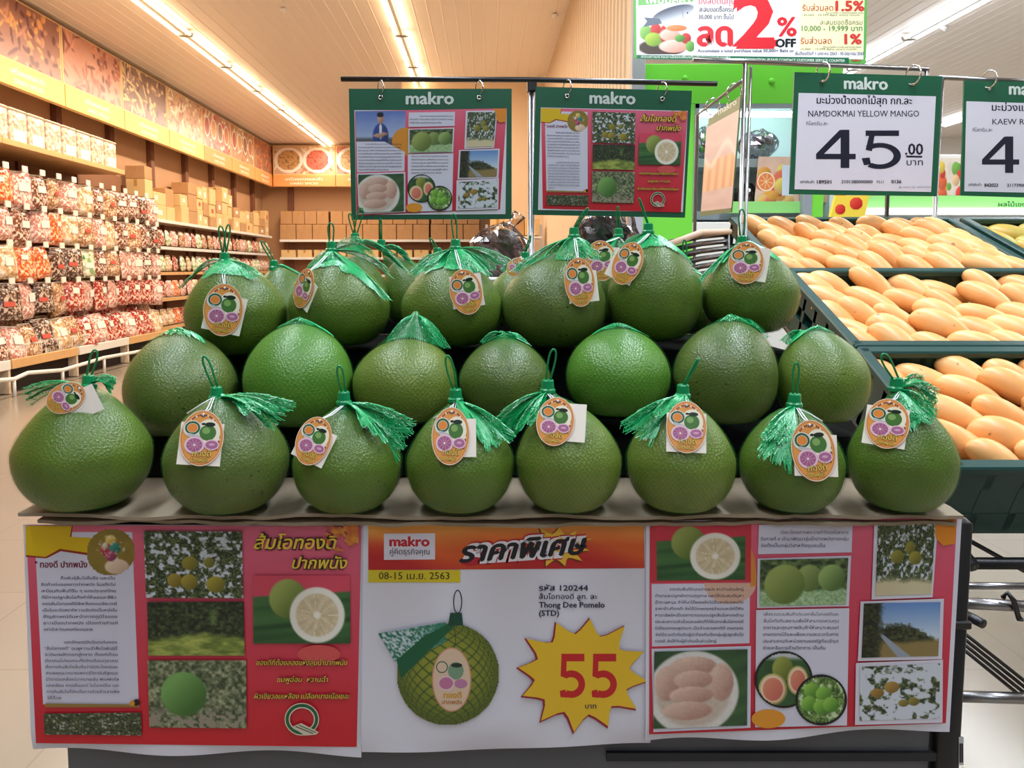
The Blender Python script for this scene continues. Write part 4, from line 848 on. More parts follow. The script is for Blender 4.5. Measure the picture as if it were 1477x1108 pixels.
# price signs over the mangoes
Y2 = 2.95
def ex2(r):
    p = P(1075, 92, 2.9); MB().tube([p + Vector((0, 0, .004)), Vector((p.x - .005, 2.9, .02))], .0085, 10).build('pole', M['chrome'], r, True)
    MB().tube([p + Vector((.028, .02, -.005)), Vector((p.x + .02, 2.92, .02))], .006, 8).build('pole', M['chrome'], r, True)
    q = P(1337, 101, 3.02); MB().tube([q, q + Vector((0, 0, -.05)), q + Vector((-.02, .22, -.05)), Vector((q.x - .0, q.y + .22, .02))], .009, 8).build('pole', M['chrome'], r, True)
    MB().box((p.x, 2.9, .01), (.2, .3, .02)).build('foot_plate', M['darksteel'], r)
rail('price_sign_holder', 'square steel frame carrying the large mango price sign', [P(1000, 86, 2.88), P(1078, 89, 2.9), P(1338, 100, 3.02)], .009, M['chrome'], ex2)
def ex3(r):
    q = P(1358, 113, 3.24); MB().tube([q, Vector((q.x, q.y, .02))], .010, 8).build('pole', M['chrome'], r, True); MB().box((q.x, q.y, .01), (.2, .3, .02)).build('foot_plate', M['darksteel'], r)
rail('price_sign_holder', 'steel frame carrying the price sign cut by the picture edge', [P(1354, 112, 3.24), P(1560, 120, 3.24)], .009, M['chrome'], ex3)
DK = (24, 26, 48)
def five(k, x0, y0, w_, h_, c):
    def pt(a, b): return (x0 + a * w_, y0 + b * h_)
    k.poly([pt(.1, 0), pt(.95, 0), pt(.95, .14), pt(.1, .14)], c); k.poly([pt(.19, .12), pt(.33, .12), pt(.26, .54), pt(.1, .50)], c); pts = []
    for q in range(21):
        t = -2.3 + q / 20 * 4.5; pts += [pt(.46 + .54 * math.cos(t), .66 + .34 * math.sin(t)), pt(.46 + .35 * math.cos(t), .66 + .22 * math.sin(t))]
    k.raw(pts, [(2 * q, 2 * q + 2, 2 * q + 3, 2 * q + 1) for q in range(20)], [c] * len(pts)); k.poly([pt(0, .72), pt(.2, .70), pt(.24, .88), pt(.06, .90)], c)
def four(k, x0, y0, w_, h_, c):
    def pt(a, b): return (x0 + a * w_, y0 + b * h_)
    k.poly([pt(.62, 0), pt(.84, 0), pt(.84, 1), pt(.62, 1)], c); k.poly([pt(0, .63), pt(1, .63), pt(1, .77), pt(0, .77)], c); k.poly([pt(0, .63), pt(.6, 0), pt(.72, .1), pt(.17, .66)], c)
def serif_text(k, t, x0, y, x1, h, c):
    k.text(t, x0, y, x1, h, c, .012)
    v, f = text2d(t, .012, 0); 
def price_print(r, X, Y, l1, l2, code, big5):
    k = Ink(lambda x, y, l: P(X + x / 3.918, 80 + y / 3.918, Y - .0014 - l))
    if big5 is not None:
        k.text('มะม่วงน้ำดอกไม้สุก กก.ละ', 306, 272, 844, 58, DK, .02, 0, .008); serif_text(k, 'NAMDOKMAI YELLOW MANGO', 258, 346, 884, 50, DK); k.text('กิโลกรัม.ละ', 246, 394, 368, 28, (60, 60, 80), .01)
        four(k, 302, 420, 224, 216, DK); five(k, 560, 424, 222, 218, DK); k.text('.00', 806, 560, 906, 90, DK, .02); k.quad([(812, 566), (902, 568), (902, 577), (812, 575)], DK); k.text('บาท', 814, 620, 906, 50, DK, .005)
        k.text('รหัสสินค้า', 212, 722, 292, 22, DK, .01); k.text('189501', 308, 724, 388, 28, DK, .03); k.text('2101380000000', 446, 722, 622, 25, DK, .02); k.text('PLU', 646, 722, 684, 22, DK, .01); k.text('0136', 728, 722, 784, 27, DK, .03); k.text('@ makro 10 - 03/03/2563', 770, 748, 950, 12, (110, 110, 130))
    else:
        k.text('มะม่วงแก้วสุก กก.ละ', 1296, 312, 1760, 56, DK, .02, 0, .01); serif_text(k, 'KAEW RIPE MANGO', 1298, 390, 1740, 46, DK); k.text('กิโลกรัม.ละ', 1186, 430, 1298, 28, (60, 60, 80), .01)
        four(k, 1240, 458, 210, 206, DK); five(k, 1480, 460, 200, 206, DK); k.text('รหัสสินค้า', 1164, 738, 1236, 22, DK, .01); k.text('842023', 1254, 742, 1330, 27, DK, .03); k.text('2117390000000', 1382, 742, 1550, 25, DK, .02)
    k.build('print', r)
d3 = [(1152, 134), (1350, 139), (1343, 277), (1146, 273)]
s3 = board_sign('large green framed mango price sign reading 45.00', [(1146, 104), (1359, 110), (1351, 283), (1139, 280)], Y2, [(1187, 112), (1317, 117)], lambda r: price_print(r, 1100, Y2, 0, 0, 0, True), (1218, 128, 1280, 25, .02), paper=d3, th=.008)
for (x, y) in ((1187, 104), (1317, 108)): ring_at(P(x, y, Y2 - .01), .03, s3, .5)
Y3 = 3.22
d4 = [(1394, 146), (1584, 152), (1580, 280), (1391, 276)]
s4 = board_sign('green framed mango price sign cut by the picture edge', [(1391, 116), (1596, 122), (1590, 288), (1386, 282)], Y3, [(1427, 124), (1550, 128)], lambda r: price_print(r, 1100, Y3, 0, 0, 0, None), (1456, 136, 1516, 25, .02), paper=d4, th=.008)
for (x, y) in ((1427, 114), (1550, 118)): ring_at(P(x, y, Y3 - .01), .03, s4, .5)
# slanted sign on the side arm of the frame
XS = .955
r = thing('side_sign_holder', 'slim steel side frame with a sloping top bar beside the green cabinet', 'stand', tuple(PX(1070, 118, XS)))
n_, f_ = PX(1070, 117, XS), PX(1006, 166, XS); MB().tube([n_, f_, Vector((f_.x, f_.y, .02))], .008, 8).build('bent_tube', M['chrome'], r, True)
S = lambda x, y, l=0: PX(x, y, XS - .02 - l)
r = thing('hanging_sign', 'slanted mango sign in a clear sleeve seen almost edge on', 'sign', tuple(S(1030, 310)))
MB().prism([S(1022, 172), S(1068, 138), S(1054, 306), S(1010, 312)], (.006, 0, 0)).build('backing_card', mat('olive_card', (120, 136, 98), .4), r)
k = Ink(S)
def mangopic(U, V):
    c = mix((226, 196, 190), (236, 212, 204), vn(U * 3, V * 20, 2)); c = mix(c, mix((236, 170, 130), (250, 214, 170), np.abs(np.sin(U * 13 + V))), ((V > .42) & (V < .78)) * 1.0); return mix(c, (250, 240, 230), (1 - np.abs(V - .38 - .1 * np.sin(U * 7)) * 14) * .9)
k.image([(1019, 184), (1066, 158), (1055, 300), (1011, 305)], mangopic, 24, 60); k.text('makro', 1036, 166, 1062, 14, (214, 222, 206), .02, 0, -.6); k.build('print', r)
for (x, y) in ((1028, 154), (1059, 134)):
    p = PX(x, y, XS - .01); MB().tube([p + Vector((.028 * math.cos(t), 0, .034 * math.sin(t))) for t in [2 * PI * q / 20 for q in range(20)]], .003, 6, True).build('ring', M['ring'], r, True)

# ------------------------------------------------------------------ mango crates
M['mango'] = None
def mango_mat(name, c1, c2, c3):
    m = bpy.data.materials.new(name); m.use_nodes = True; nt = m.node_tree; b = nt.nodes['Principled BSDF']; tc = nt.nodes.new('ShaderNodeTexCoord'); oi = nt.nodes.new('ShaderNodeObjectInfo')
    n = nt.nodes.new('ShaderNodeTexNoise'); n.inputs['Scale'].default_value = 9; n.inputs['Detail'].default_value = 4; va = nt.nodes.new('ShaderNodeVectorMath'); va.operation = 'ADD'; nt.links.new(tc.outputs['Object'], va.inputs[0]); nt.links.new(oi.outputs['Location'], va.inputs[1]); nt.links.new(va.outputs[0], n.inputs['Vector'])
    r = nt.nodes.new('ShaderNodeValToRGB'); r.color_ramp.elements[0].position = .35; r.color_ramp.elements[1].position = .65; r.color_ramp.elements[0].color = (*lin(c1), 1); r.color_ramp.elements[1].color = (*lin(c2), 1); nt.links.new(n.outputs['Fac'], r.inputs[0])
    s = nt.nodes.new('ShaderNodeTexNoise'); s.inputs['Scale'].default_value = 60; s.inputs['Detail'].default_value = 1; nt.links.new(va.outputs[0], s.inputs['Vector']); r2 = nt.nodes.new('ShaderNodeValToRGB'); r2.color_ramp.elements[0].position = .74; r2.color_ramp.elements[1].position = .80; nt.links.new(s.outputs['Fac'], r2.inputs[0])
    mx = nt.nodes.new('ShaderNodeMix'); mx.data_type = 'RGBA'; nt.links.new(r2.outputs[0], mx.inputs['Factor']); nt.links.new(r.outputs[0], mx.inputs['A']); mx.inputs['B'].default_value = (*lin(c3), 1); nt.links.new(mx.outputs['Result'], b.inputs['Base Color'])
    b.inputs['Roughness'].default_value = .38; b.inputs['Subsurface Weight'].default_value = .08; b.inputs['Subsurface Radius'].default_value = (.02, .01, .004); return m
MG = mango_mat('ripe_mango_skin', (238, 166, 96), (246, 190, 124), (176, 112, 60)); MG2 = mango_mat('green_gold_mango_skin', (226, 170, 70), (170, 176, 90), (140, 110, 50))
def mango_mesh(seed):
    rr = random.Random(seed); n, m = 14, 16; v = [(0, 0, 0)] ; L = .075 * rr.uniform(.94, 1.08); v = []; f = []
    for j in range(m + 1):
        t = j / m; th = PI * t; z = -L * math.cos(th); prof = math.sin(th) ** .9 * (.56 + .11 * math.cos(th)) if 0 < t < 1 else 0.0
        R = prof * .062; bend = .010 * math.sin(PI * t) + .006 * (t - .5)
        for i in range(n):
            a = 2 * PI * i / n; v.append((z, R * math.cos(a) * 1.02 + bend * 1.4, R * math.sin(a) * .92))
    for j in range(m):
        for i in range(n): f.append((j * n + i, j * n + (i + 1) % n, (j + 1) * n + (i + 1) % n, (j + 1) * n + i))
    me = bpy.data.meshes.new('mango'); me.from_pydata(v, [], f); me.materials.append(MG if seed < 50 else MG2); me.shade_smooth(); return me
mmesh = [mango_mesh(s) for s in range(6)]; mmesh2 = [mango_mesh(s) for s in range(50, 53)]
def crate(label, FL, FR, BR, BL, hgt, slots=True):
    """rim corners in world coordinates, walls drop straight along the crate's own normal"""
    ex_ = (FR - FL).normalized(); ey = (BL - FL).normalized(); ez = ex_.cross(ey).normalized()
    W_, D_ = (FR - FL).length, (BL - FL).length; rt = Matrix((ex_, ey, ez)).transposed()
    r = thing('crate', label, 'crate', tuple(FL + ez * -hgt)); L = lambda x, y, z: FL + ex_ * x + ey * y + ez * z
    MB().box(L(W_ / 2, D_ / 2, -hgt + .006), (W_ - .02, D_ - .02, .01), rt).build('crate_floor', M['crate'], r)
    def wall(nm, cx, cy, lx, ly):
        b = MB(); hor = lx > ly
        t = .008
        b.box(L(cx, cy, -.012), (lx + (.02 if hor else .024), ly + (.024 if hor else .02), .022), rt, bev=.004)
        b.box(L(cx, cy, -hgt + .03), (lx if hor else t, t if hor else ly, .06), rt)
        b.box(L(cx, cy, -.045), (lx if hor else t, t if hor else ly, .05), rt)
        n = max(2, int((lx if hor else ly) / .075)); Lh = (lx if hor else ly)
        for q in range(n + 1):
            o_ = -Lh / 2 + q * Lh / n; b.box(L(cx + (o_ if hor else 0), cy + (0 if hor else o_), -hgt / 2), (.018 if hor else t, t if hor else .018, hgt - .02), rt)
        if not slots: b.box(L(cx, cy, -hgt / 2), (lx if hor else t * .8, t * .8 if hor else ly, hgt - .02), rt)
        b.build(nm, M['crate'], r)
    wall('front_wall', W_ / 2, 0, W_, .008); wall('rear_wall', W_ / 2, D_, W_, .008); wall('side_wall', 0, D_ / 2, .008, D_); wall('side_wall', W_, D_ / 2, .008, D_)
    return r, L, W_, D_, rt
def fill(L, W_, D_, rt, hgt, nx, ny, where, group, meshes, seed, top=0.0, kind='ripe pale orange'):
    rr = random.Random(seed); ub = []
    for lay in (0, 1):
        for j in range(ny):
            for i in range(nx + 1):
                x = .03 + (W_ - .06) * ((i + .5 * (j % 2) - .1) / nx) + rr.uniform(-.014, .014); y = .055 + (D_ - .12) * (j / (ny - 1)) + rr.uniform(-.008, .008)
                if x < .055 or x > W_ - .055: x = min(max(x, .055), W_ - .055) if rr.random() < .5 else x
                if x < .05 or x > W_ - .05: continue
                R = rt.to_4x4() @ Matrix.Rotation(rr.uniform(-1.05, -.45), 4, 'Z') @ Matrix.Rotation(rr.uniform(.0, .45), 4, 'Y') @ Matrix.Rotation(rr.uniform(-.5, .5), 4, 'X')
                s = rr.uniform(1.02, 1.2); zz = (-.115, -.062)[lay] + rr.uniform(-.008, .014) + (.01 if lay and rr.random() < .2 else 0) + top
                mw = Matrix.Translation(L(x, y, zz)) @ R @ Matrix.Diagonal((s, s, s, 1)); me = rr.choice(meshes)
                if lay == 0: ub.append((mw, me)); continue
                o = bpy.data.objects.new('mango', me); C.objects.link(o); o.matrix_world = mw
                tag(o, '%s mango, %s, row %s from the front, %s along' % (kind, where, 'one two three four five six seven'.split()[j], ORD[i]), 'mango', group)
    b = MB()
    for mw, me in ub[::2]: b.add([mw @ q.co for q in me.vertices], [tuple(p.vertices) for p in me.polygons])
    o = b.build('mango_underlayer', meshes[0].materials[0], None, True, tuple(L(W_ / 2, D_ / 2, -.15))); tag(o, 'mangoes lying beneath the top layer in the ' + where, 'mangoes', None, 'stuff')
X0, X1 = 1.0, 1.9
def V3(x, y, z): return Vector((x, y, z))
def ze(px, py, Y): return P(px, py, Y).z
crs = [('dark green plastic crate of mangoes nearest the pomelos, lowest of its column', (1.60, ze(1390, 668, 1.60)), (2.02, ze(1250, 503, 2.02)), 'lowest'),
       ('dark green plastic crate of mangoes between the lowest and the topmost of its column', (2.06, ze(1236, 494, 2.06)), (2.54, ze(1137, 388, 2.54)), 'middle'),
       ('dark green plastic crate of mangoes topmost of its column, under the 45.00 sign', (2.60, ze(1141, 388, 2.60)), (3.12, ze(1048, 314, 3.12)), 'topmost')]
for i, (lb, (ya, za), (yb, zb_), nm) in enumerate(crs):
    if i == 2: 
        R_, L, W_, D_, rt = crate(lb, V3(X0, ya, za), V3(1.87, ya, za), V3(1.87, yb, zb_), V3(X0, yb, zb_), .17)
    else: R_, L, W_, D_, rt = crate(lb, V3(X0, ya, za), V3(X1, ya, za), V3(X1, yb, zb_), V3(X0, yb, zb_), .2 if i == 0 else .17, i != 0)
    fill(L, W_, D_, rt, .2, 7, [5, 5, 6][i], '%s crate' % nm, 'mangoes in the %s crate' % nm, mmesh, 30 + i, [0, .008, .03][i])
R_, L, W_, D_, rt = crate('dark green plastic crate of greener mangoes in the next column, cut by the picture edge', V3(1.93, 2.60, crs[2][1][1]), V3(2.6, 2.6, crs[2][1][1]), V3(2.6, 3.12, crs[2][2][1]), V3(1.93, 3.12, crs[2][2][1]), .17)
fill(L, W_, D_, rt, .2, 5, 5, 'crate cut by the picture edge', 'mangoes in the far column crate', mmesh2, 77, 0, 'yellow green')
# sloping rack under the crates
r = thing('crate_rack', 'steel tube rack carrying the sloping mango crates', 'rack', (1.45, 2.3, 0))
zf, zr = crs[0][1][1] - .235, crs[2][2][1] - .24
for x in (1.06, 1.84, 2.55):
    MB().tube([(x, 1.62, zf), (x, 3.15, zr + .02)], .014, 8).build('sloping_rail', M['darksteel'], r, True)
    MB().tube([(x, 3.12, zr), (x, 3.12, 0)], .016, 8).build('leg', M['darksteel'], r, True)
    if x > 1.5: MB().tube([(x, 1.75, zf + .03), (x, 1.75, 0)], .016, 8).build('leg', M['darksteel'], r, True)
for (y, z) in ((1.64, zf), (3.12, zr), (3.12, .3)): MB().tube([(1.02, y, z), (2.56, y, z)], .014, 8).build('cross_rail', M['darksteel'], r, True)
YR = 1.45
MB().tube([P(1372, 869, YR), P(1560, 879, YR)], .011, 12).build('cross_rail', M['chrome'], r, True)
MB().tube([P(1372, 845, YR + .05), P(1560, 846, YR + .05)], .007, 10).build('cross_rail', M['chrome'], r, True)
MB().tube([P(1372, 1004, YR), P(1560, 1010, YR)], .011, 12).build('cross_rail', M['chrome'], r, True)
for q in range(4): MB().tube([P(1380, 905 + q * 8, YR + .03), P(1500, 1000 + q * 9, YR + .03)], .004, 6).build('brace_rod', M['darksteel'], r, True)
MB().tube([P(1380, 770, YR + .3), P(1500, 836, YR + .3)], .006, 6).build('brace_rod', M['darksteel'], r, True)
hk = [P(1447, 862, YR - .012), P(1453, 855, YR - .02), P(1462, 866, YR - .02), P(1470, 894, YR - .016), P(1474, 893, YR - .02)]; MB().tube(hk, .005, 8).build('hook', M['darksteel'], r, True)
MB().tube([P(1390, 886, YR - .06), P(1418, 900, YR - .1)], .009, 10).build('stub_tube', M['darksteel'], r, True)
for p_ in (1600,): MB().tube([P(p_, 770, YR), Vector((P(p_, 770, YR).x, YR, 0))], .014, 8).build('leg', M['chrome'], r, True)

# black folding baskets and dark bags between the pomelos and the cabinet
r = thing('black_basket', 'black slatted plastic basket behind the end pomelos', 'basket', tuple(P(1000, 400, 2.1)))
b0, b1, b2, b3 = P(965, 350, 2.0), P(1048, 338, 2.35), P(1048, 400, 2.2), P(965, 420, 1.9)
for q in range(7):
    t = q / 6; a_, c_ = b0.lerp(b3, t), b1.lerp(b2, t); a_ = Vector((a_.x, a_.y, a_.z)); MB().tube([a_, a_.lerp(c_, .5) + Vector((0, 0, .004)), c_], .008, 6).build('slat', M['blackp'], r, True)
MB().tube([P(962, 354, 1.98), P(1010, 336, 2.1), P(1052, 334, 2.36)], .009, 8).build('rim', mat('beige_rim', (206, 176, 150), .5), r, True)
for (a_, c_) in ((b0, b3), (b1, b2)): MB().tube([a_, c_, c_ + Vector((0, .02, -.08))], .009, 6).build('side_rail', M['blackp'], r, True)
fruit_bag(872, 345, 1.98, .085, 'clear bag of dark purple fruit behind the tagged pomelos', 21, (1.0, .7, 1.0), (880, 318)); 
fruit_bag(722, 366, 2.0, .085, 'clear bag of brown dried strips leaning behind the pomelos', 25, (.95, .6, .9), (738, 326), mat('brown_strips', (96, 56, 46), .5, noise=.4, nscale=40))
r = thing('produce_table', 'low pale table behind the pomelo display', 'table', (.35, 2.2, 0)); MB().box((.22, 2.1, P(0, 396, 2.15).z - .02), (.72, .5, .03), bev=.005).build('table_top', M['white'], r)
for x in (-.1, .54):
    for y in (1.9, 2.3): MB().box((x, y, (P(0, 396, 2.15).z - .03) / 2), (.04, .04, P(0, 396, 2.15).z - .03)).build('leg', M['greyp'], r)
# ------------------------------------------------------------------ display table with cardboard top and posters
YF = 1.0; YE = .98
zb = P(700, 741, YE).z; xl, xr = P(24, 745, YE).x, P(1391, 745, YE).x
M['cardtop'] = mat('weathered_cardboard', (158, 142, 120), .85, noise=.14, nscale=9, bump=.3, bscale=40)
M['cardin'] = mat('corrugated_edge', (120, 98, 74), .9)
M['tgrey'] = mat('grey_table_panel', (96, 98, 104), .5, bump=.05, bscale=4); M['tdark'] = mat('dark_table_frame', (50, 52, 58), .4, .5)
r = thing('display_table', 'grey panelled display table with a dark steel frame under the pomelos', 'table', (0, 1.3, 0))
xa, xb_ = P(97, 1095, 1.03).x, P(1340, 1095, 1.03).x; ztop = zb - .022
MB().box(((xa + xb_) / 2, 1.045, ztop / 2 + .03), (xb_ - xa, .03, ztop - .1), bev=.003).build('front_panel', M['tgrey'], r)
MB().box((xa + .015, 1.33, ztop / 2 + .03), (.03, .54, ztop - .1), bev=.003).build('side_panel', M['tgrey'], r)
MB().box((xb_ - .015, 1.33, ztop / 2 + .03), (.03, .54, ztop - .1), bev=.003).build('side_panel', M['tgrey'], r)
MB().box(((xl + xr) / 2, 1.33, ztop - .012), (xr - xl - .05, .6, .022), bev=.002).build('table_top', M['tdark'], r)
zr_ = P(700, 1098, 1.03).z; MB().box((.42, 1.026, P(900, 1088, 1.03).z), (.5, .006, .012)).build('trim_strip', M['tdark'], r)
MB().box(((xa + xb_) / 2, 1.02, .08), (xb_ - xa, .03, .1), bev=.004).build('bottom_rail', M['tdark'], r)
xp = P(1368, 1000, 1.03).x
for (x, y) in ((xp, 1.035), (xp, 1.6), (xa + .02, 1.6)): MB().box((x, y, ztop / 2), (.032, .032, ztop), bev=.006).build('leg', M['darksteel'], r, True)
MB().box((xp, 1.016, P(1370, 900, 1.02).z), (.034, .006, .012), bev=.002).build('leg_joint', M['darksteel'], r)
k = Ink(lambda x, y, l: P(x, y, 1.0185 - l)); k.rect(1383, 1063, 1390, 1104, (196, 196, 200)); k.text('II', 1384.5, 1100, 1388.5, 40, (40, 40, 46), .02); k.build('leg_sticker', r)
# cardboard sheets on the table
def sheet(name, label, x0, x1, ye, z, seed, yb=1.62):
    n = 150; v = []; th = .0035; b = MB()
    for i in range(n + 1):
        x = x0 + (x1 - x0) * i / n; wv = (float(fbm(np.array(x * 9.0), np.array(seed * 1.0), seed)) - .5)
        e = ye + wv * .022; dz = (float(fbm(np.array(x * 13.0), np.array(3.0 + seed), seed + 4)) - .5) * .010
        for (yy, zz) in ((e, z + dz - .002), (e + .03, z + .0), (yb, z), (yb, z - th), (e + .03, z - th), (e, z + dz - th - .003)): v.append((x, yy, zz))
    f = []
    for i in range(n):
        for k_ in range(6): a = i * 6 + k_; c = i * 6 + (k_ + 1) % 6; f.append((a, c, c + 6, a + 6))
    f.append(tuple(range(6))); f.append(tuple(range((n + 1) * 6 - 1, n * 6 - 1, -1))); b.add(v, f)
    return tag(b.build(name, M['cardtop'], None, False, (x0, ye, z - th)), label, 'cardboard')
sheet('cardboard_sheet', 'grey brown cardboard sheet with a wavy edge directly under the pomelos', xl, xr, YE, zb, 2)
sheet('cardboard_sheet', 'lower cardboard sheet peeping out between the top sheet and the table', xl + .02, xr - .006, YE + .006, zb - .011, 5)
# added steps carrying the upper layers, blackened to stand in for gap shade
M['gap_black'] = mat('gap_shade_black', (20, 22, 22), 1, spec=.05)
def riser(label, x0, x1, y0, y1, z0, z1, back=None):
    r = thing('added_step', label, 'step', ((x0 + x1) / 2, (y0 + y1) / 2, z0)); MB().box(((x0 + x1) / 2, (y0 + y1) / 2, (z0 + z1) / 2), (x1 - x0, y1 - y0, z1 - z0), bev=.004).build('step_body', M['gap_black'], r)
    if back: MB().box(((x0 + x1) / 2, y1 + .006, (z1 + back) / 2), (x1 - x0, .012, back - z1)).build('gap_shade_panel', M['gap_black'], r)  # black sheet added so the openings behind the fruit read as shade

# sheets hung on the table front
def curl_paper(label, quad, builder, lift=0):
    Y = YF - lift; c = P(*quad[3], Y); r = thing('poster', label, 'poster', (c.x, Y, c.z))
    n, m = 40, 14; b = MB(); v = []; f = []
    for s_ in (0, 1):
        for j in range(m + 1):
            for i in range(n + 1):
                a, t = i / n, j / m; x = (quad[0][0] * (1 - a) + quad[1][0] * a) * (1 - t) + (quad[3][0] * (1 - a) + quad[2][0] * a) * t; y = (quad[0][1] * (1 - a) + quad[1][1] * a) * (1 - t) + (quad[3][1] * (1 - a) + quad[2][1] * a) * t
                p = P(x, y, Y); e = max(0, (t - .962) / .038); p.y += .0006 + s_ * .0004 + .004 * e * (1 + math.sin(a * 11 + lift * 900)) ; p.z += .0025 * e * math.sin(a * 9 + 1); v.append(p)
    k = (n + 1) * (m + 1)
    for s_ in (0, 1):
        for j in range(m):
            for i in range(n): q = [s_ * k + j * (n + 1) + i, s_ * k + j * (n + 1) + i + 1, s_ * k + (j + 1) * (n + 1) + i + 1, s_ * k + (j + 1) * (n + 1) + i]; f.append(tuple(q if s_ == 0 else q[::-1]))
    b.add(v, f); b.build('paper', M['paper'], r, True); builder(r, Y); return r
curl_paper('pomelo story poster with a text column, orchard photos and a red title panel', [(33, 757), (526, 758), (521, 1092), (45, 1086)], lambda r, Y: poster_a(lambda x, y, l: P(20 + x / 2.896, 740 + y / 2.896, Y - l), r))
curl_paper('white price poster reading 55 with a yellow burst and a netted pomelo', [(524, 755), (936, 754), (940, 1076), (521, 1090)], lambda r, Y: poster_b(lambda x, y, l: P(510 + x / 3.0116, 740 + y / 3.0116, Y - l), r), .0035)
curl_paper('pomelo story poster with pink panels, peeled segments and a canal photo', [(932, 752), (1388, 744), (1370, 1055), (931, 1074)], lambda r, Y: poster_c(lambda x, y, l: P(920 + x / 2.931, 730 + y / 2.931, Y - l), r), .007)

# ------------------------------------------------------------------ pomelos
def skin_mat(name, c1, c2, c3, spots):
    m = bpy.data.materials.new(name); m.use_nodes = True; nt = m.node_tree; b = nt.nodes['Principled BSDF']; tc = nt.nodes.new('ShaderNodeTexCoord'); N = nt.nodes.new
    n = N('ShaderNodeTexNoise'); n.inputs['Scale'].default_value = 11; n.inputs['Detail'].default_value = 5; nt.links.new(tc.outputs['Object'], n.inputs['Vector'])
    r = N('ShaderNodeValToRGB'); r.color_ramp.elements[0].position = .34; r.color_ramp.elements[1].position = .68; r.color_ramp.elements[0].color = (*lin(c1), 1); r.color_ramp.elements[1].color = (*lin(c2), 1); nt.links.new(n.outputs['Fac'], r.inputs[0])
    s = N('ShaderNodeTexNoise'); s.inputs['Scale'].default_value = 130; s.inputs['Detail'].default_value = 2; nt.links.new(tc.outputs['Object'], s.inputs['Vector']); r2 = N('ShaderNodeValToRGB'); r2.color_ramp.elements[0].position = .70 - spots; r2.color_ramp.elements[1].position = .76 - spots; nt.links.new(s.outputs['Fac'], r2.inputs[0])
    mx = N('ShaderNodeMix'); mx.data_type = 'RGBA'; nt.links.new(r2.outputs[0], mx.inputs['Factor']); nt.links.new(r.outputs[0], mx.inputs['A']); mx.inputs['B'].default_value = (*lin(c3), 1); nt.links.new(mx.outputs['Result'], b.inputs['Base Color'])
    v = N('ShaderNodeTexVoronoi'); v.inputs['Scale'].default_value = 330; nt.links.new(tc.outputs['Object'], v.inputs['Vector']); bp = N('ShaderNodeBump'); bp.inputs['Strength'].default_value = .55; bp.inputs['Distance'].default_value = .0012; nt.links.new(v.outputs['Distance'], bp.inputs['Height']); nt.links.new(bp.outputs[0], b.inputs['Normal'])
    b.inputs['Roughness'].default_value = .36; b.inputs['Specular IOR Level'].default_value = .55; return m
SK = [skin_mat('green_pomelo_skin', (90, 106, 32), (112, 132, 46), (66, 78, 26), 0), skin_mat('olive_pomelo_skin', (84, 96, 40), (114, 124, 56), (54, 60, 32), .035), skin_mat('bright_pomelo_skin', (84, 132, 40), (106, 154, 52), (64, 98, 32), -.03), skin_mat('yellow_green_pomelo_skin', (104, 118, 42), (134, 146, 60), (78, 84, 34), 0)]
class Body:
    def __init__(s, c, a, h, k, sx, sy): s.c = c; s.a = a; s.h = h; s.k = k; s.sx = sx; s.sy = sy
    def zmap(s, zn): return np.where(zn < -.84, -.84 + (zn + .84) * .45, zn)
    def rho(s, zn):
        return s.a * np.sqrt(np.clip(1 - np.where(zn < 0, np.abs(zn) ** 2.5, zn * zn), 0, 1)) * (1 - s.k * np.clip(zn, 0, 1) ** 1.1) / (1 - .0)
    def ring(s, zn, ph, d=0):
        r = s.rho(zn) + d * np.sqrt(np.clip(1 - zn * zn, 0, 1)); lift = np.clip(zn, 0, 1) ** 2; z = s.h * s.zmap(zn) + d * zn
        return np.stack([s.c.x + s.sx * lift + r * np.cos(ph), s.c.y + s.sy * lift + r * np.sin(ph), s.c.z + z], -1)
    def push(s, p, d):
        """move points that lie inside the fruit (or its skin) out along the ray from its heart"""
        c = np.array(s.c) ; q = p - c; 
        for it in range(10):
            zn = np.clip(q[..., 2] / s.h, -.999, .999); lift = np.clip(zn, 0, 1) ** 2; dx = q[..., 0] - s.sx * lift; dy = q[..., 1] - s.sy * lift
            r = np.hypot(dx, dy); R = s.rho(zn) + d; ins = (r < R) & (np.abs(q[..., 2]) < s.h * 1.0)
            top = np.abs(q[..., 2]) > s.h * .97
            f = np.where(ins, 1 + np.clip((R - r) / (s.a) * .6, .002, .2), 1.0)[..., None]; q = q * f
        return q + c
    def hit(s, px, py):
        o = np.array([0, 0, H]); dv = np.array(P(px, py, 1.0)) - o
        lo, hi = (s.c.y - s.a * 1.2), s.c.y
        for Y in np.linspace(lo, hi, 200):
            p = o + dv * Y; zn = (p[2] - s.c.z) / s.h
            if abs(zn) < 1:
                lift = max(0, zn) ** 2
                if math.hypot(p[0] - s.c.x - s.sx * lift, p[1] - s.c.y - s.sy * lift) < float(s.rho(np.array(zn))): return Vector(p)
        return Vector(o + dv * (s.c.y - s.a * .3))
def ribbons(paths, normals_c, wd, b):
    """paths: array (n, m, 3) -> flat strands facing away from normals_c"""
    n, m, _ = paths.shape; t = np.gradient(paths, axis=1); o = paths - np.array(normals_c); w_ = np.cross(t, o); w_ /= np.linalg.norm(w_, axis=2, keepdims=True) + 1e-9
    a = paths + w_ * wd / 2; c = paths - w_ * wd / 2; V = np.stack([a, c], 2).reshape(-1, 3); f = []
    base = len(b.v); b.v.extend(map(tuple, V.tolist())); b.n = len(b.v)
    for i in range(n):
        s0 = base + i * m * 2
        for j in range(m - 1): f.append((s0 + 2 * j, s0 + 2 * j + 1, s0 + 2 * j + 3, s0 + 2 * j + 2))
    b.f.extend(f); b.mi.extend([0] * len(f))
TAGME = {}
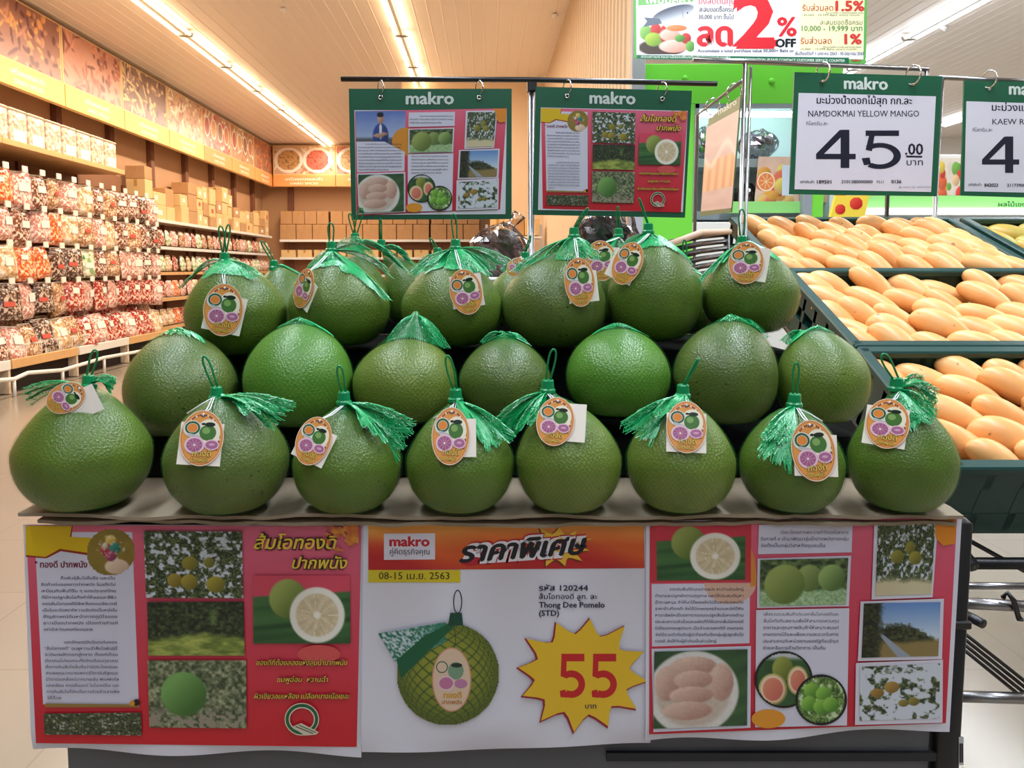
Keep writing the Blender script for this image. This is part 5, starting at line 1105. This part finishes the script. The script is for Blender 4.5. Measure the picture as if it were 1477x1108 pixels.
def tag_print_mesh(kind):
    """flat print of the oval tag in tag units: width 1, height 1.35, centred"""
    k = Ink(lambda x, y, l: Vector((x, -l * 12, y))); OR = [(232, 158, 78), (226, 146, 72)][kind % 2]
    k.dl = .0006
    k.ell(0, 0, .5, .675, (236, 206, 176)); k.ell(0, 0, .475, .65, (206, 120, 66)); k.ell(0, 0, .455, .63, OR)
    for q in range(26):
        t = -PI / 2 + .35 + q / 26 * 2.2 + 3.14 - 2.6 if False else 2.3 - q / 26 * 2.9
        k.ell(.40 * math.cos(t), .56 * math.sin(t), .02, .026, (130, 60, 70) if q % 3 else (236, 220, 210), 8)
    k.ell(.14, .12, .27, .34, (244, 236, 214)); k.ell(-.22, .22, .21, .2, (222, 224, 214)); k.ringp(-.22, .24, .17, .16, .045, (30, 96, 60)); k.ell(-.22, .24, .115, .105, (232, 140, 60)); k.poly([(-.3, .12), (-.02, .04), (-.04, -.0), (-.34, .06)], (190, 190, 190))
    k.ell(.13, .13, .19, .19, (70, 120, 54)); k.ell(.09, .18, .09, .08, (130, 170, 96), 16); k.ell(.17, .33, .12, .055, (20, 40, 26), 14); k.ell(.02, .34, .05, .03, (20, 40, 26), 10); k.ell(.0, .54, .045, .03, (60, 44, 40), 12)
    k.ell(-.15, -.17, .23, .21, (232, 196, 214)); k.ell(-.15, -.17, .18, .16, (170, 96, 140)); k.ell(-.15, -.17, .03, .028, (244, 220, 220), 10)
    for q in range(10): k.line([(-.15 + .04 * math.cos(q * .628), -.17 + .035 * math.sin(q * .628)), (-.15 + .165 * math.cos(q * .628), -.17 + .15 * math.sin(q * .628))], .012, (214, 160, 190))
    k.ell(.24, -.16, .17, .13, (232, 196, 214)); k.ell(.24, -.16, .14, .1, (176, 106, 150)); k.ell(.24, -.15, .07, .03, (214, 170, 196), 12)
    return k
def put_text_on_tag(k):
    for b_, c in ((.035, (90, 60, 24)), (.0, (246, 214, 96))):
        v, f = text2d('ทองดี', b_, 0); mx = v[:, 0].max(); k.raw([(-.2 + a / mx * .44, -.44 + y * .2) for a, y in v], f, [c] * len(v)); v, f = text2d('ปากพนัง', b_, 0); mx = v[:, 0].max(); k.raw([(-.24 + a / mx * .44, -.57 + y * .14) for a, y in v], f, [c] * len(v))
def build_tag(root, body, string_from, cx, cy, w_px, h_px, rot, card, yaw=0, pitch=0, depth=None):
    """rot: clockwise lean in the picture (degrees); card: (dx, dy, rot) of the white card, in tag widths"""
    p = body.hit(cx, cy) if depth is None else P(cx, cy, depth); p = p + (Vector((0, 0, H)) - p).normalized() * .006
    sc_ = (Vector((0, 0, H)) - p).length / FX; hgt = h_px * sc_ * 1.0; wid = min(w_px * sc_ * 1.04, hgt / 1.28) if not yaw else hgt / 1.4
    nrm = (p - body.c); nrm = Vector((nrm.x, nrm.y, nrm.z * .6)).normalized(); tc = (Vector((0, 0, H)) - p).normalized(); z = (nrm * .35 + tc * .65).normalized()
    squeeze = 1.0 if not yaw else .5
    if squeeze < .98: z = (Matrix.Rotation(math.radians(yaw), 3, 'Z') @ z).normalized()
    if pitch: z = (Matrix.Rotation(math.radians(pitch), 3, 'X') @ z).normalized()
    y = -z; up = Vector((0, 0, 1)); up = (up - z * up.dot(z)).normalized(); xax = y.cross(up).normalized()
    R0 = Matrix((xax, y, up)).transposed(); R = R0 @ Matrix.Rotation(math.radians(rot), 3, 'Y')
    cs = [R @ Vector((i * .5 * wid * 1.05, 0, j * .5 * hgt * .98)) for (i, j) in ((0, 0), (1, 0), (-1, 0), (0, 1), (0, -1), (.7, .7), (-.7, .7), (.7, -.7), (-.7, -.7))]
    for it in range(14):
        q = np.array([list(p + e) for e in cs]); d_ = np.linalg.norm(body.push(q, .0035) - q, axis=1).max() if depth is None else 0
        if d_ < 1e-4: break
        p = p + tc * .0015
    r0 = root; W_ = wid * 1.0
    cb = MB(); dx, dy, cr = card; Rc = R @ Matrix.Rotation(math.radians(cr), 3, 'Y'); cb.box(p + R @ Vector((dx * W_, .0018, dy * W_)), (W_ * .98, .0006, W_ * 1.0), Rc); cb.build('price_card', M['lab_w'], root)
    b = MB(); n = 40; b.prism([p + R @ Vector((.5 * W_ * math.cos(2 * PI * q / n), -.0002, .5 * hgt * math.sin(2 * PI * q / n))) for q in range(n)], tuple(R @ Vector((0, .0008, 0)))); t = b.build('tag', M['tagcard'], root)
    key = 0
    if key not in TAGME: k = tag_print_mesh(0); put_text_on_tag(k); TAGME[key] = k
    k = TAGME[key]; V = np.array(k.v); Rn = np.array(R); sc3 = np.array([W_, 1, hgt / 1.35]); VV = (V * sc3 * np.array([1, .02, 1]) + np.array([0, -.0005, 0])) @ Rn.T + np.array(p) - np.array(root.location)
    me = bpy.data.meshes.new('tag_print'); me.from_pydata(VV.tolist(), [], k.f); a = me.color_attributes.new('ink', 'FLOAT_COLOR', 'POINT'); c = np.array(k.col, float) / 255; c = np.where(c <= .04045, c / 12.92, ((c + .055) / 1.055) ** 2.4); a.data.foreach_set('color', np.hstack([c, np.ones((len(c), 1))]).ravel()); link('tag_print', me, PRINT, t)
    hole = p + R @ Vector((0, -.0012, .40 * hgt)); s = Vector(string_from); sb = MB(); 
    for off in (-.0012, .0014):
        mid = s.lerp(hole, .5) + Vector((off * 1.5, -.002, -.001)); pts = [s + Vector((off, 0, 0)), mid, hole + Vector((off * .4, -.0005, .002)), hole + Vector((0, .0008, -.002))]
        P_ = np.array([list(q) for q in pts]); P_ = body.push(P_, .0022) if depth is None else P_; sb.tube([Vector(q) for q in P_[:3]] + [pts[3]], .0008, 5)
    dirx = -1 if cx < s.x * 0 + 99999 and (rot >= 0) else 1
    e1 = s + Vector((dirx * .012, -.006, -.014)); e2 = s + Vector((dirx * .024, -.006, -.026)); P_ = body.push(np.array([list(s), list(e1), list(e2)]), .0025); sb.tube([Vector(q) for q in P_], [.0008, .0009, .0016], 5)
    sb.build('string', M['string'], root, True)
def mm(v): return v
def pomelo(label, bbox, Y, knot, kp=.22, skin=0, loops=(), veils=(), tagd=None, rest=None, kdy=0, seed=1, clip=True, net_top=.5, tw=2.2, slump=0):
    x0, x1, y0, y1 = bbox; yc = (y0 + y1) / 2
    qa, qb = P(x0, yc, Y), P(x1, yc, Y); t0, t1 = math.atan(qa.x / Y), math.atan(qb.x / Y); tm = (t0 + t1) / 2; D = Y / math.cos(tm); a = D * math.sin((t1 - t0) / 2)
    e0, e1 = math.atan((P(x0, y0, Y).z - H) / Y * math.cos(tm)), math.atan((P(x0, y1, Y).z - H) / Y * math.cos(tm)); em = (e0 + e1) / 2; h = D * math.sin((e0 - e1) / 2) / .965
    c = Vector((Y * math.tan(tm), Y, H + D * math.tan(em)))
    if rest is not None: c.z = rest + h * .912 + .0012
    K = P(knot[0], knot[1], Y + kdy); body = Body(c, a, h, kp, (K.x - c.x) * .30, (K.y - c.y) * .30)
    root = thing('pomelo', label, 'pomelo', (c.x, c.y, c.z - h * .91)); 
    # fruit
    nu, nv = 48, 34; v = []; f = []; zn = -np.cos(np.linspace(0.02, PI - .02, nv)); 
    for j in range(nv):
        ph = np.linspace(0, 2 * PI, nu, endpoint=False); lump = 1 + .018 * (fbm(np.cos(ph) * 1.6 + 5 + seed, np.sin(ph) * 1.6 + zn[j] * 1.5 + 9, seed, 2) - .5) * 2
        p = body.ring(np.full(nu, zn[j]), ph); cen = np.array([c.x + body.sx * max(0, zn[j]) ** 2, c.y + body.sy * max(0, zn[j]) ** 2]); p[:, :2] = cen + (p[:, :2] - cen) * lump[:, None] * (1 - .006); v.append(p)
    V = np.concatenate(v); f = [(j * nu + i, j * nu + (i + 1) % nu, (j + 1) * nu + (i + 1) % nu, (j + 1) * nu + i) for j in range(nv - 1) for i in range(nu)] + [tuple(range(nu - 1, -1, -1)), tuple(range((nv - 1) * nu, nv * nu))]
    b = MB(); b.add(V.tolist(), f); b.build('fruit_body', SK[skin], root, True)
    # net around the fruit, drawn up to the knot
    n, m = 68, 26; tt = .80; th_top = math.acos(net_top); b = MB()
    for sg in (1, -1):
        T = np.linspace(.03, 1, m); ph0 = np.linspace(0, 2 * PI, n, endpoint=False); paths = np.zeros((n, m, 3))
        for j, t in enumerate(T):
            ph = ph0 + sg * tw * t * (1 if t < tt else 1) 
            if t < tt: th = PI - (PI - th_top) * t / tt; q = body.ring(np.full(n, math.cos(th)), ph, .0014)
            else:
                s_ = (t - tt) / (1 - tt); q0 = body.ring(np.full(n, math.cos(th_top)), ph, .0014); cen = q0.mean(0); rad = q0 - cen; cc = cen * (1 - s_) + np.array(K) * s_; q = cc + rad * ((1 - s_) ** 1.15 + .05 * s_)
                q = body.push(q, .0014)
            paths[:, j] = q
        ribbons(paths, c, .00045, b)
    nt_ = b.build('net', M['netb'], root); nt_['kind'] = 'stuff'
    # clip and hanging loop
    if clip:
        cl = MB().lathe([(.0080, -.007), (.0104, -.006), (.0104, -.002), (.0086, 0), (.0078, .010), (.0066, .0115)], K, 14).build('clip', M['clip'], root, False)
        for lp in loops:
            (lx, ly, lw) = lp; E_ = P(lx, ly, Y + kdy * .6 - .01); base = K + Vector((0, 0, .008)); ax = E_ - base; sd = ax.cross(Vector((0, 1, 0))).normalized() * (lw / 2 * (Y / FX)); pts = []
            for q in range(17):
                t = q / 16 * PI; pts.append(base + ax * (math.sin(t) ** .75 if 0 < q < 16 else 0) + sd * (-math.cos(t)) * (.35 + .65 * math.sin(t)) * 1.0)
            MB().tube(pts, .0014, 6).build('hang_loop', M['clip'], cl, True)
    # loose ends of the net
    for vi, vl in enumerate(veils):
        e0, e1, fr = vl[:3]; dl = vl[3] if len(vl) > 3 else -.55; n_, m_ = 64, 20; b = MB(); E0, E1 = P(*e0, Y + dl * a), P(*e1, Y + dl * a); rr = np.random.default_rng(seed + vi)
        for sg in (1, -1):
            u0 = np.linspace(0, 1, n_); paths = np.zeros((n_, m_, 3))
            for j in range(m_):
                t = j / (m_ - 1); u = u0 + sg * .5 * t + rr.normal(0, fr * .04, n_) * t; u = np.abs(u); u = np.where(u > 1, 2 - u, u)
                E_ = np.array(E0)[None] * (1 - u[:, None]) + np.array(E1)[None] * u[:, None]; Kk = np.array(K) + np.array([0, 0, -.004]); q = Kk + (E_ - Kk) * (t * (1 + fr * .10 * rr.uniform(-1, 1, n_)))[:, None]
                q[:, 1] += -.006 * np.sin(u * 9 + vi + 2.5 * t) * math.sin(PI * min(t * 1.1, 1)) - .002 * rr.uniform(0, 1, n_); q[:, 2] += .010 * math.sin(PI * t) + .003 * np.cos(u * 17) * t
                paths[:, j] = body.push(q, .0035)
            ribbons(paths, c + Vector((0, .05, 0)), .0008, b)
        v_ = b.build('loose_netting', M['net'], root); v_['kind'] = 'stuff'
    if tagd: build_tag(root, body, K + Vector((0, -.009, -.006)), *tagd[:6], **(tagd[6] if len(tagd) > 6 else {}))
    return body
FR = dict(rest=zb)
pomelo('largest front row pomelo, its tag lying flat, at the table corner by the aisle', (12, 222, 566, 745), 1.015, (128, 553), .34, 0, [(138, 505, 17)], [((36, 562), (44, 584), .6, .25), ((168, 548), (160, 566), .5, -.1)], (95, 574, 56, 46, 58, (.45, .35, 10), dict(pitch=22)), seed=1, kdy=0.0, **FR)
pomelo('mottled front row pomelo beside the largest one, frayed netting fanned over its shoulder', (232, 418, 574, 744), 1.002, (312, 570), .26, 1, [(294, 514, 16)], [((420, 582), (388, 616), 1.0, -.3), ((400, 590), (350, 596), .6, -.5)], (291, 632, 54, 74, 4, (-.02, -.14, 2)), seed=2, **FR)
pomelo('dark green front row pomelo with a leaning tag, third from the aisle', (421, 580, 582, 736), 1.003, (496, 577), .26, 0, [(489, 528, 15)], [((594, 608), (566, 662), 1.0, -.35), ((560, 640), (520, 610), .4, -.6)], (452, 636, 47, 68, 16, (.05, -.1, 8)), seed=3, **FR)
pomelo('front row pomelo with a broad net veil and the longest tag, above the 08-15 strip', (585, 742, 572, 730), 1.003, (657, 573), .30, 0, [(645, 513, 17)], [((744, 630), (690, 650), .4, -.55), ((700, 640), (660, 600), .4, -.7)], (650, 629, 52, 82, 2, (.18, -.04, -3)), seed=4, **FR)
pomelo('front row pomelo with rolled netting hanging off its side, fifth from the aisle', (744, 897, 566, 729), 1.003, (790, 560), .26, 3, [(799, 504, 17)], [((716, 604), (744, 628), 1.0, -.2), ((744, 620), (786, 600), .6, -.5)], (801, 608, 52, 70, 5, (.3, .02, -4)), seed=5, **FR)
pomelo('yellowish front row pomelo with an edge-on loop, above the seam of two posters', (903, 1063, 572, 733), 1.003, (985, 567), .28, 3, [(1007, 518, 5)], [((898, 612), (950, 640), 1.1, -.45), ((940, 600), (1000, 596), .5, -.5)], (990, 616, 52, 72, 0, (.0, -.14, 0)), seed=6, **FR)
pomelo('front row pomelo with a long netting tassel hanging down its face', (1066, 1222, 580, 733), 1.003, (1146, 580), .26, 0, [(1149, 523, 15)], [((1092, 650), (1142, 672), 1.0, -.8), ((1098, 630), (1150, 640), .8, -.7)], (1173, 650, 52, 80, -8, (.04, -.12, 6)), seed=7, **FR)
pomelo('end pomelo by the mango crates with fluffy netting piled on its shoulder', (1222, 1387, 566, 731), 1.003, (1293, 557), .26, 0, [(1273, 511, 20)], [((1350, 562), (1344, 610), 1.1, -.4), ((1350, 600), (1290, 626), 1.0, -.65), ((1330, 545), (1350, 580), 1.2, 0)], (1280, 611, 54, 64, 0, (-.04, -.08, 3)), seed=8, **FR)
# middle layer, stems turned away
YM = 1.165
MR = [('untagged middle layer pomelo nearest the aisle, behind the two biggest front ones', (175, 345, 484, 630), (250, 486), .10, 1, .10), ('bright round untagged middle layer pomelo with a tiny net peak', (349, 510, 470, 618), (437, 470), .08, 2, .05), ('middle layer pomelo under a tall pointed tent of netting', (508, 660, 490, 612), (600, 449), .05, 3, .03),
      ('small middle layer pomelo with net gathered at its top, between two larger fruits', (662, 796, 490, 604), (726, 478), .14, 1, .02), ('untagged pomelo with two window-like shines, in the middle layer', (816, 968, 476, 602), (890, 470), .06, 2, .06), ('large mottled middle layer pomelo with folded netting over its crown', (970, 1124, 466, 614), (1070, 458), .05, 1, .06), ('middle layer pomelo nearest the mangoes, untagged with a yellowish shoulder', (1118, 1258, 480, 612), (1158, 476), .12, 3, .04)]
for i, (lb, bb_, kn, kp, sk, kd) in enumerate(MR):
    vl = [((kn[0] - 34, kn[1] + 18), (kn[0] + 40, kn[1] + 20), .4, .1)]
    if i == 2: vl = [((555, 496), (650, 500), .3, .0)]
    if i == 5: vl = [((1035, 470), (1112, 486), .3, 0.1)]
    pomelo(lb, bb_, YM, kn, kp, sk, veils=vl, kdy=kd, seed=20 + i, clip=False, net_top=.8 if i != 2 else .62)
# upper layer
YT = 1.30
pomelo('upper layer pomelo nearest the aisle with double loops above its clip', (263, 415, 378, 516), YT, (324, 374), .30, 0, [(318, 326, 13), (330, 324, 11)], [((256, 420), (290, 384), .5, -.1), ((380, 400), (290, 400), .3, -.5)], (322, 447, 50, 72, 6, (.04, -.1, 8)), seed=41)
pomelo('upper layer pomelo with its tag turned half away, under a broad veil of netting', (415, 563, 374, 502), YT, (478, 358), .24, 0, [(477, 322, 14)], [((566, 436), (490, 392), .3, -.5), ((520, 344), (566, 400), .5, .1), ((440, 392), (500, 392), .3, -.4)], (438, 416, 38, 58, 26, (.1, -.1, 4), dict(yaw=-38)), seed=42)
pomelo('upper layer pomelo with a tilted tag, below the sheet with the man in blue', (578, 726, 376, 502), YT, (657, 355), .22, 0, [(654, 309, 12)], [((736, 376), (690, 396), .4, -.2), ((590, 396), (640, 392), .4, -.4), ((640, 390), (710, 396), .3, -.5)], (672, 421, 45, 66, -12, (.04, .02, 4)), seed=43)
pomelo('upper layer pomelo with a leaning knot and side tag, beside the sign pole', (722, 876, 370, 504), YT, (828, 338), .14, 1, [(848, 300, 6)], [((736, 394), (800, 372), .3, -.2), ((800, 376), (868, 372), .3, -.4)], (836, 407, 42, 70, -4, (.1, -.16, -2)), seed=44)
pomelo('upper layer pomelo under a tall net cone with an upright strap', (876, 1014, 346, 496), YT, (935, 332), .24, 0, [(922, 286, 3)], [((996, 386), (940, 374), .3, -.3), ((880, 372), (940, 372), .3, -.3)], (905, 380, 40, 62, 20, (-.1, -.14, 4)), seed=45)
pomelo('upper layer pomelo nearest the mangoes, its tag right below the clip', (1010, 1155, 354, 484), YT, (1070, 350), .26, 0, [(1070, 302, 14)], [((1002, 412), (1050, 372), .4, -.3), ((1120, 384), (1060, 378), .3, -.4)], (1076, 379, 48, 58, 0, (.14, -.02, 8)), seed=46)
# back layer, mostly hidden
YBk = 1.465
pomelo('half hidden back layer pomelo behind the aisle end of the pile', (352, 470, 388, 500), YBk, (395, 384), .3, 0, [(377, 348, 8)], [((470, 426), (440, 400), .4, 0)], None, seed=61)
pomelo('back layer pomelo with an upright loop, behind the half turned tag', (470, 560, 372, 470), YBk, (512, 345), .22, 0, [(522, 300, 12), (504, 308, 9)], [((586, 392), (556, 358), .8, -.3)], None, seed=62)
pomelo('back layer pomelo with a thin loop, its netting frayed at the end', (548, 640, 376, 470), YBk + .06, (550, 354), .22, 0, [(549, 316, 4)], [((596, 386), (584, 362), 1.0, -.3)], None, seed=63)
pomelo('back layer pomelo under the story sheet with the man, only its knot showing', (600, 700, 380, 470), YBk, (631, 366), .2, 0, [(620, 344, 6)], [((600, 384), (650, 380), .4, -.2)], None, seed=64)
pomelo('back layer pomelo beside the sign pole with a small tag just showing', (700, 796, 386, 476), YBk, (757, 372), .2, 3, [(766, 340, 4)], [((720, 392), (790, 388), .4, -.2)], (744, 385, 26, 30, 40, (.1, .1, 20), dict(depth=1.40)), seed=65)
pomelo('back layer pomelo with netting across its tag, left of the tall net cone', (826, 936, 362, 470), YBk, (892, 338), .2, 0, [(891, 298, 8)], [((846, 380), (878, 400), .4, -.7)], (867, 376, 42, 58, -8, (.02, -.1, 4), dict(depth=1.38)), seed=66)
pomelo('back layer pomelo with a dark loop, in front of the black basket', (940, 1042, 392, 480), YBk, (989, 384), .2, 0, [(987, 346, 9)], [((960, 404), (1020, 404), .4, -.2)], None, seed=67)
xs0, xs1 = P(200, 500, 1.2).x, P(1230, 500, 1.2).x
riser('unseen step carrying the middle layer of pomelos, blackened for gap shade', xs0, xs1, 1.15, 1.62, zb + .001, P(700, 628, YM).z - .0)
riser('unseen step carrying the upper layers of pomelos, blackened for gap shade', P(300, 500, 1.35).x, P(1120, 500, 1.35).x, 1.29, 1.62, P(700, 628, YM).z + .001, P(700, 505, YT).z, P(700, 444, 1.62).z)
for o in list(protoB): 
    if not any(p is o for p in [protoB[k] for k in usedB]):
        for ch in KIDS[o.name]: bpy.data.objects.remove(ch)
        bpy.data.objects.remove(o)
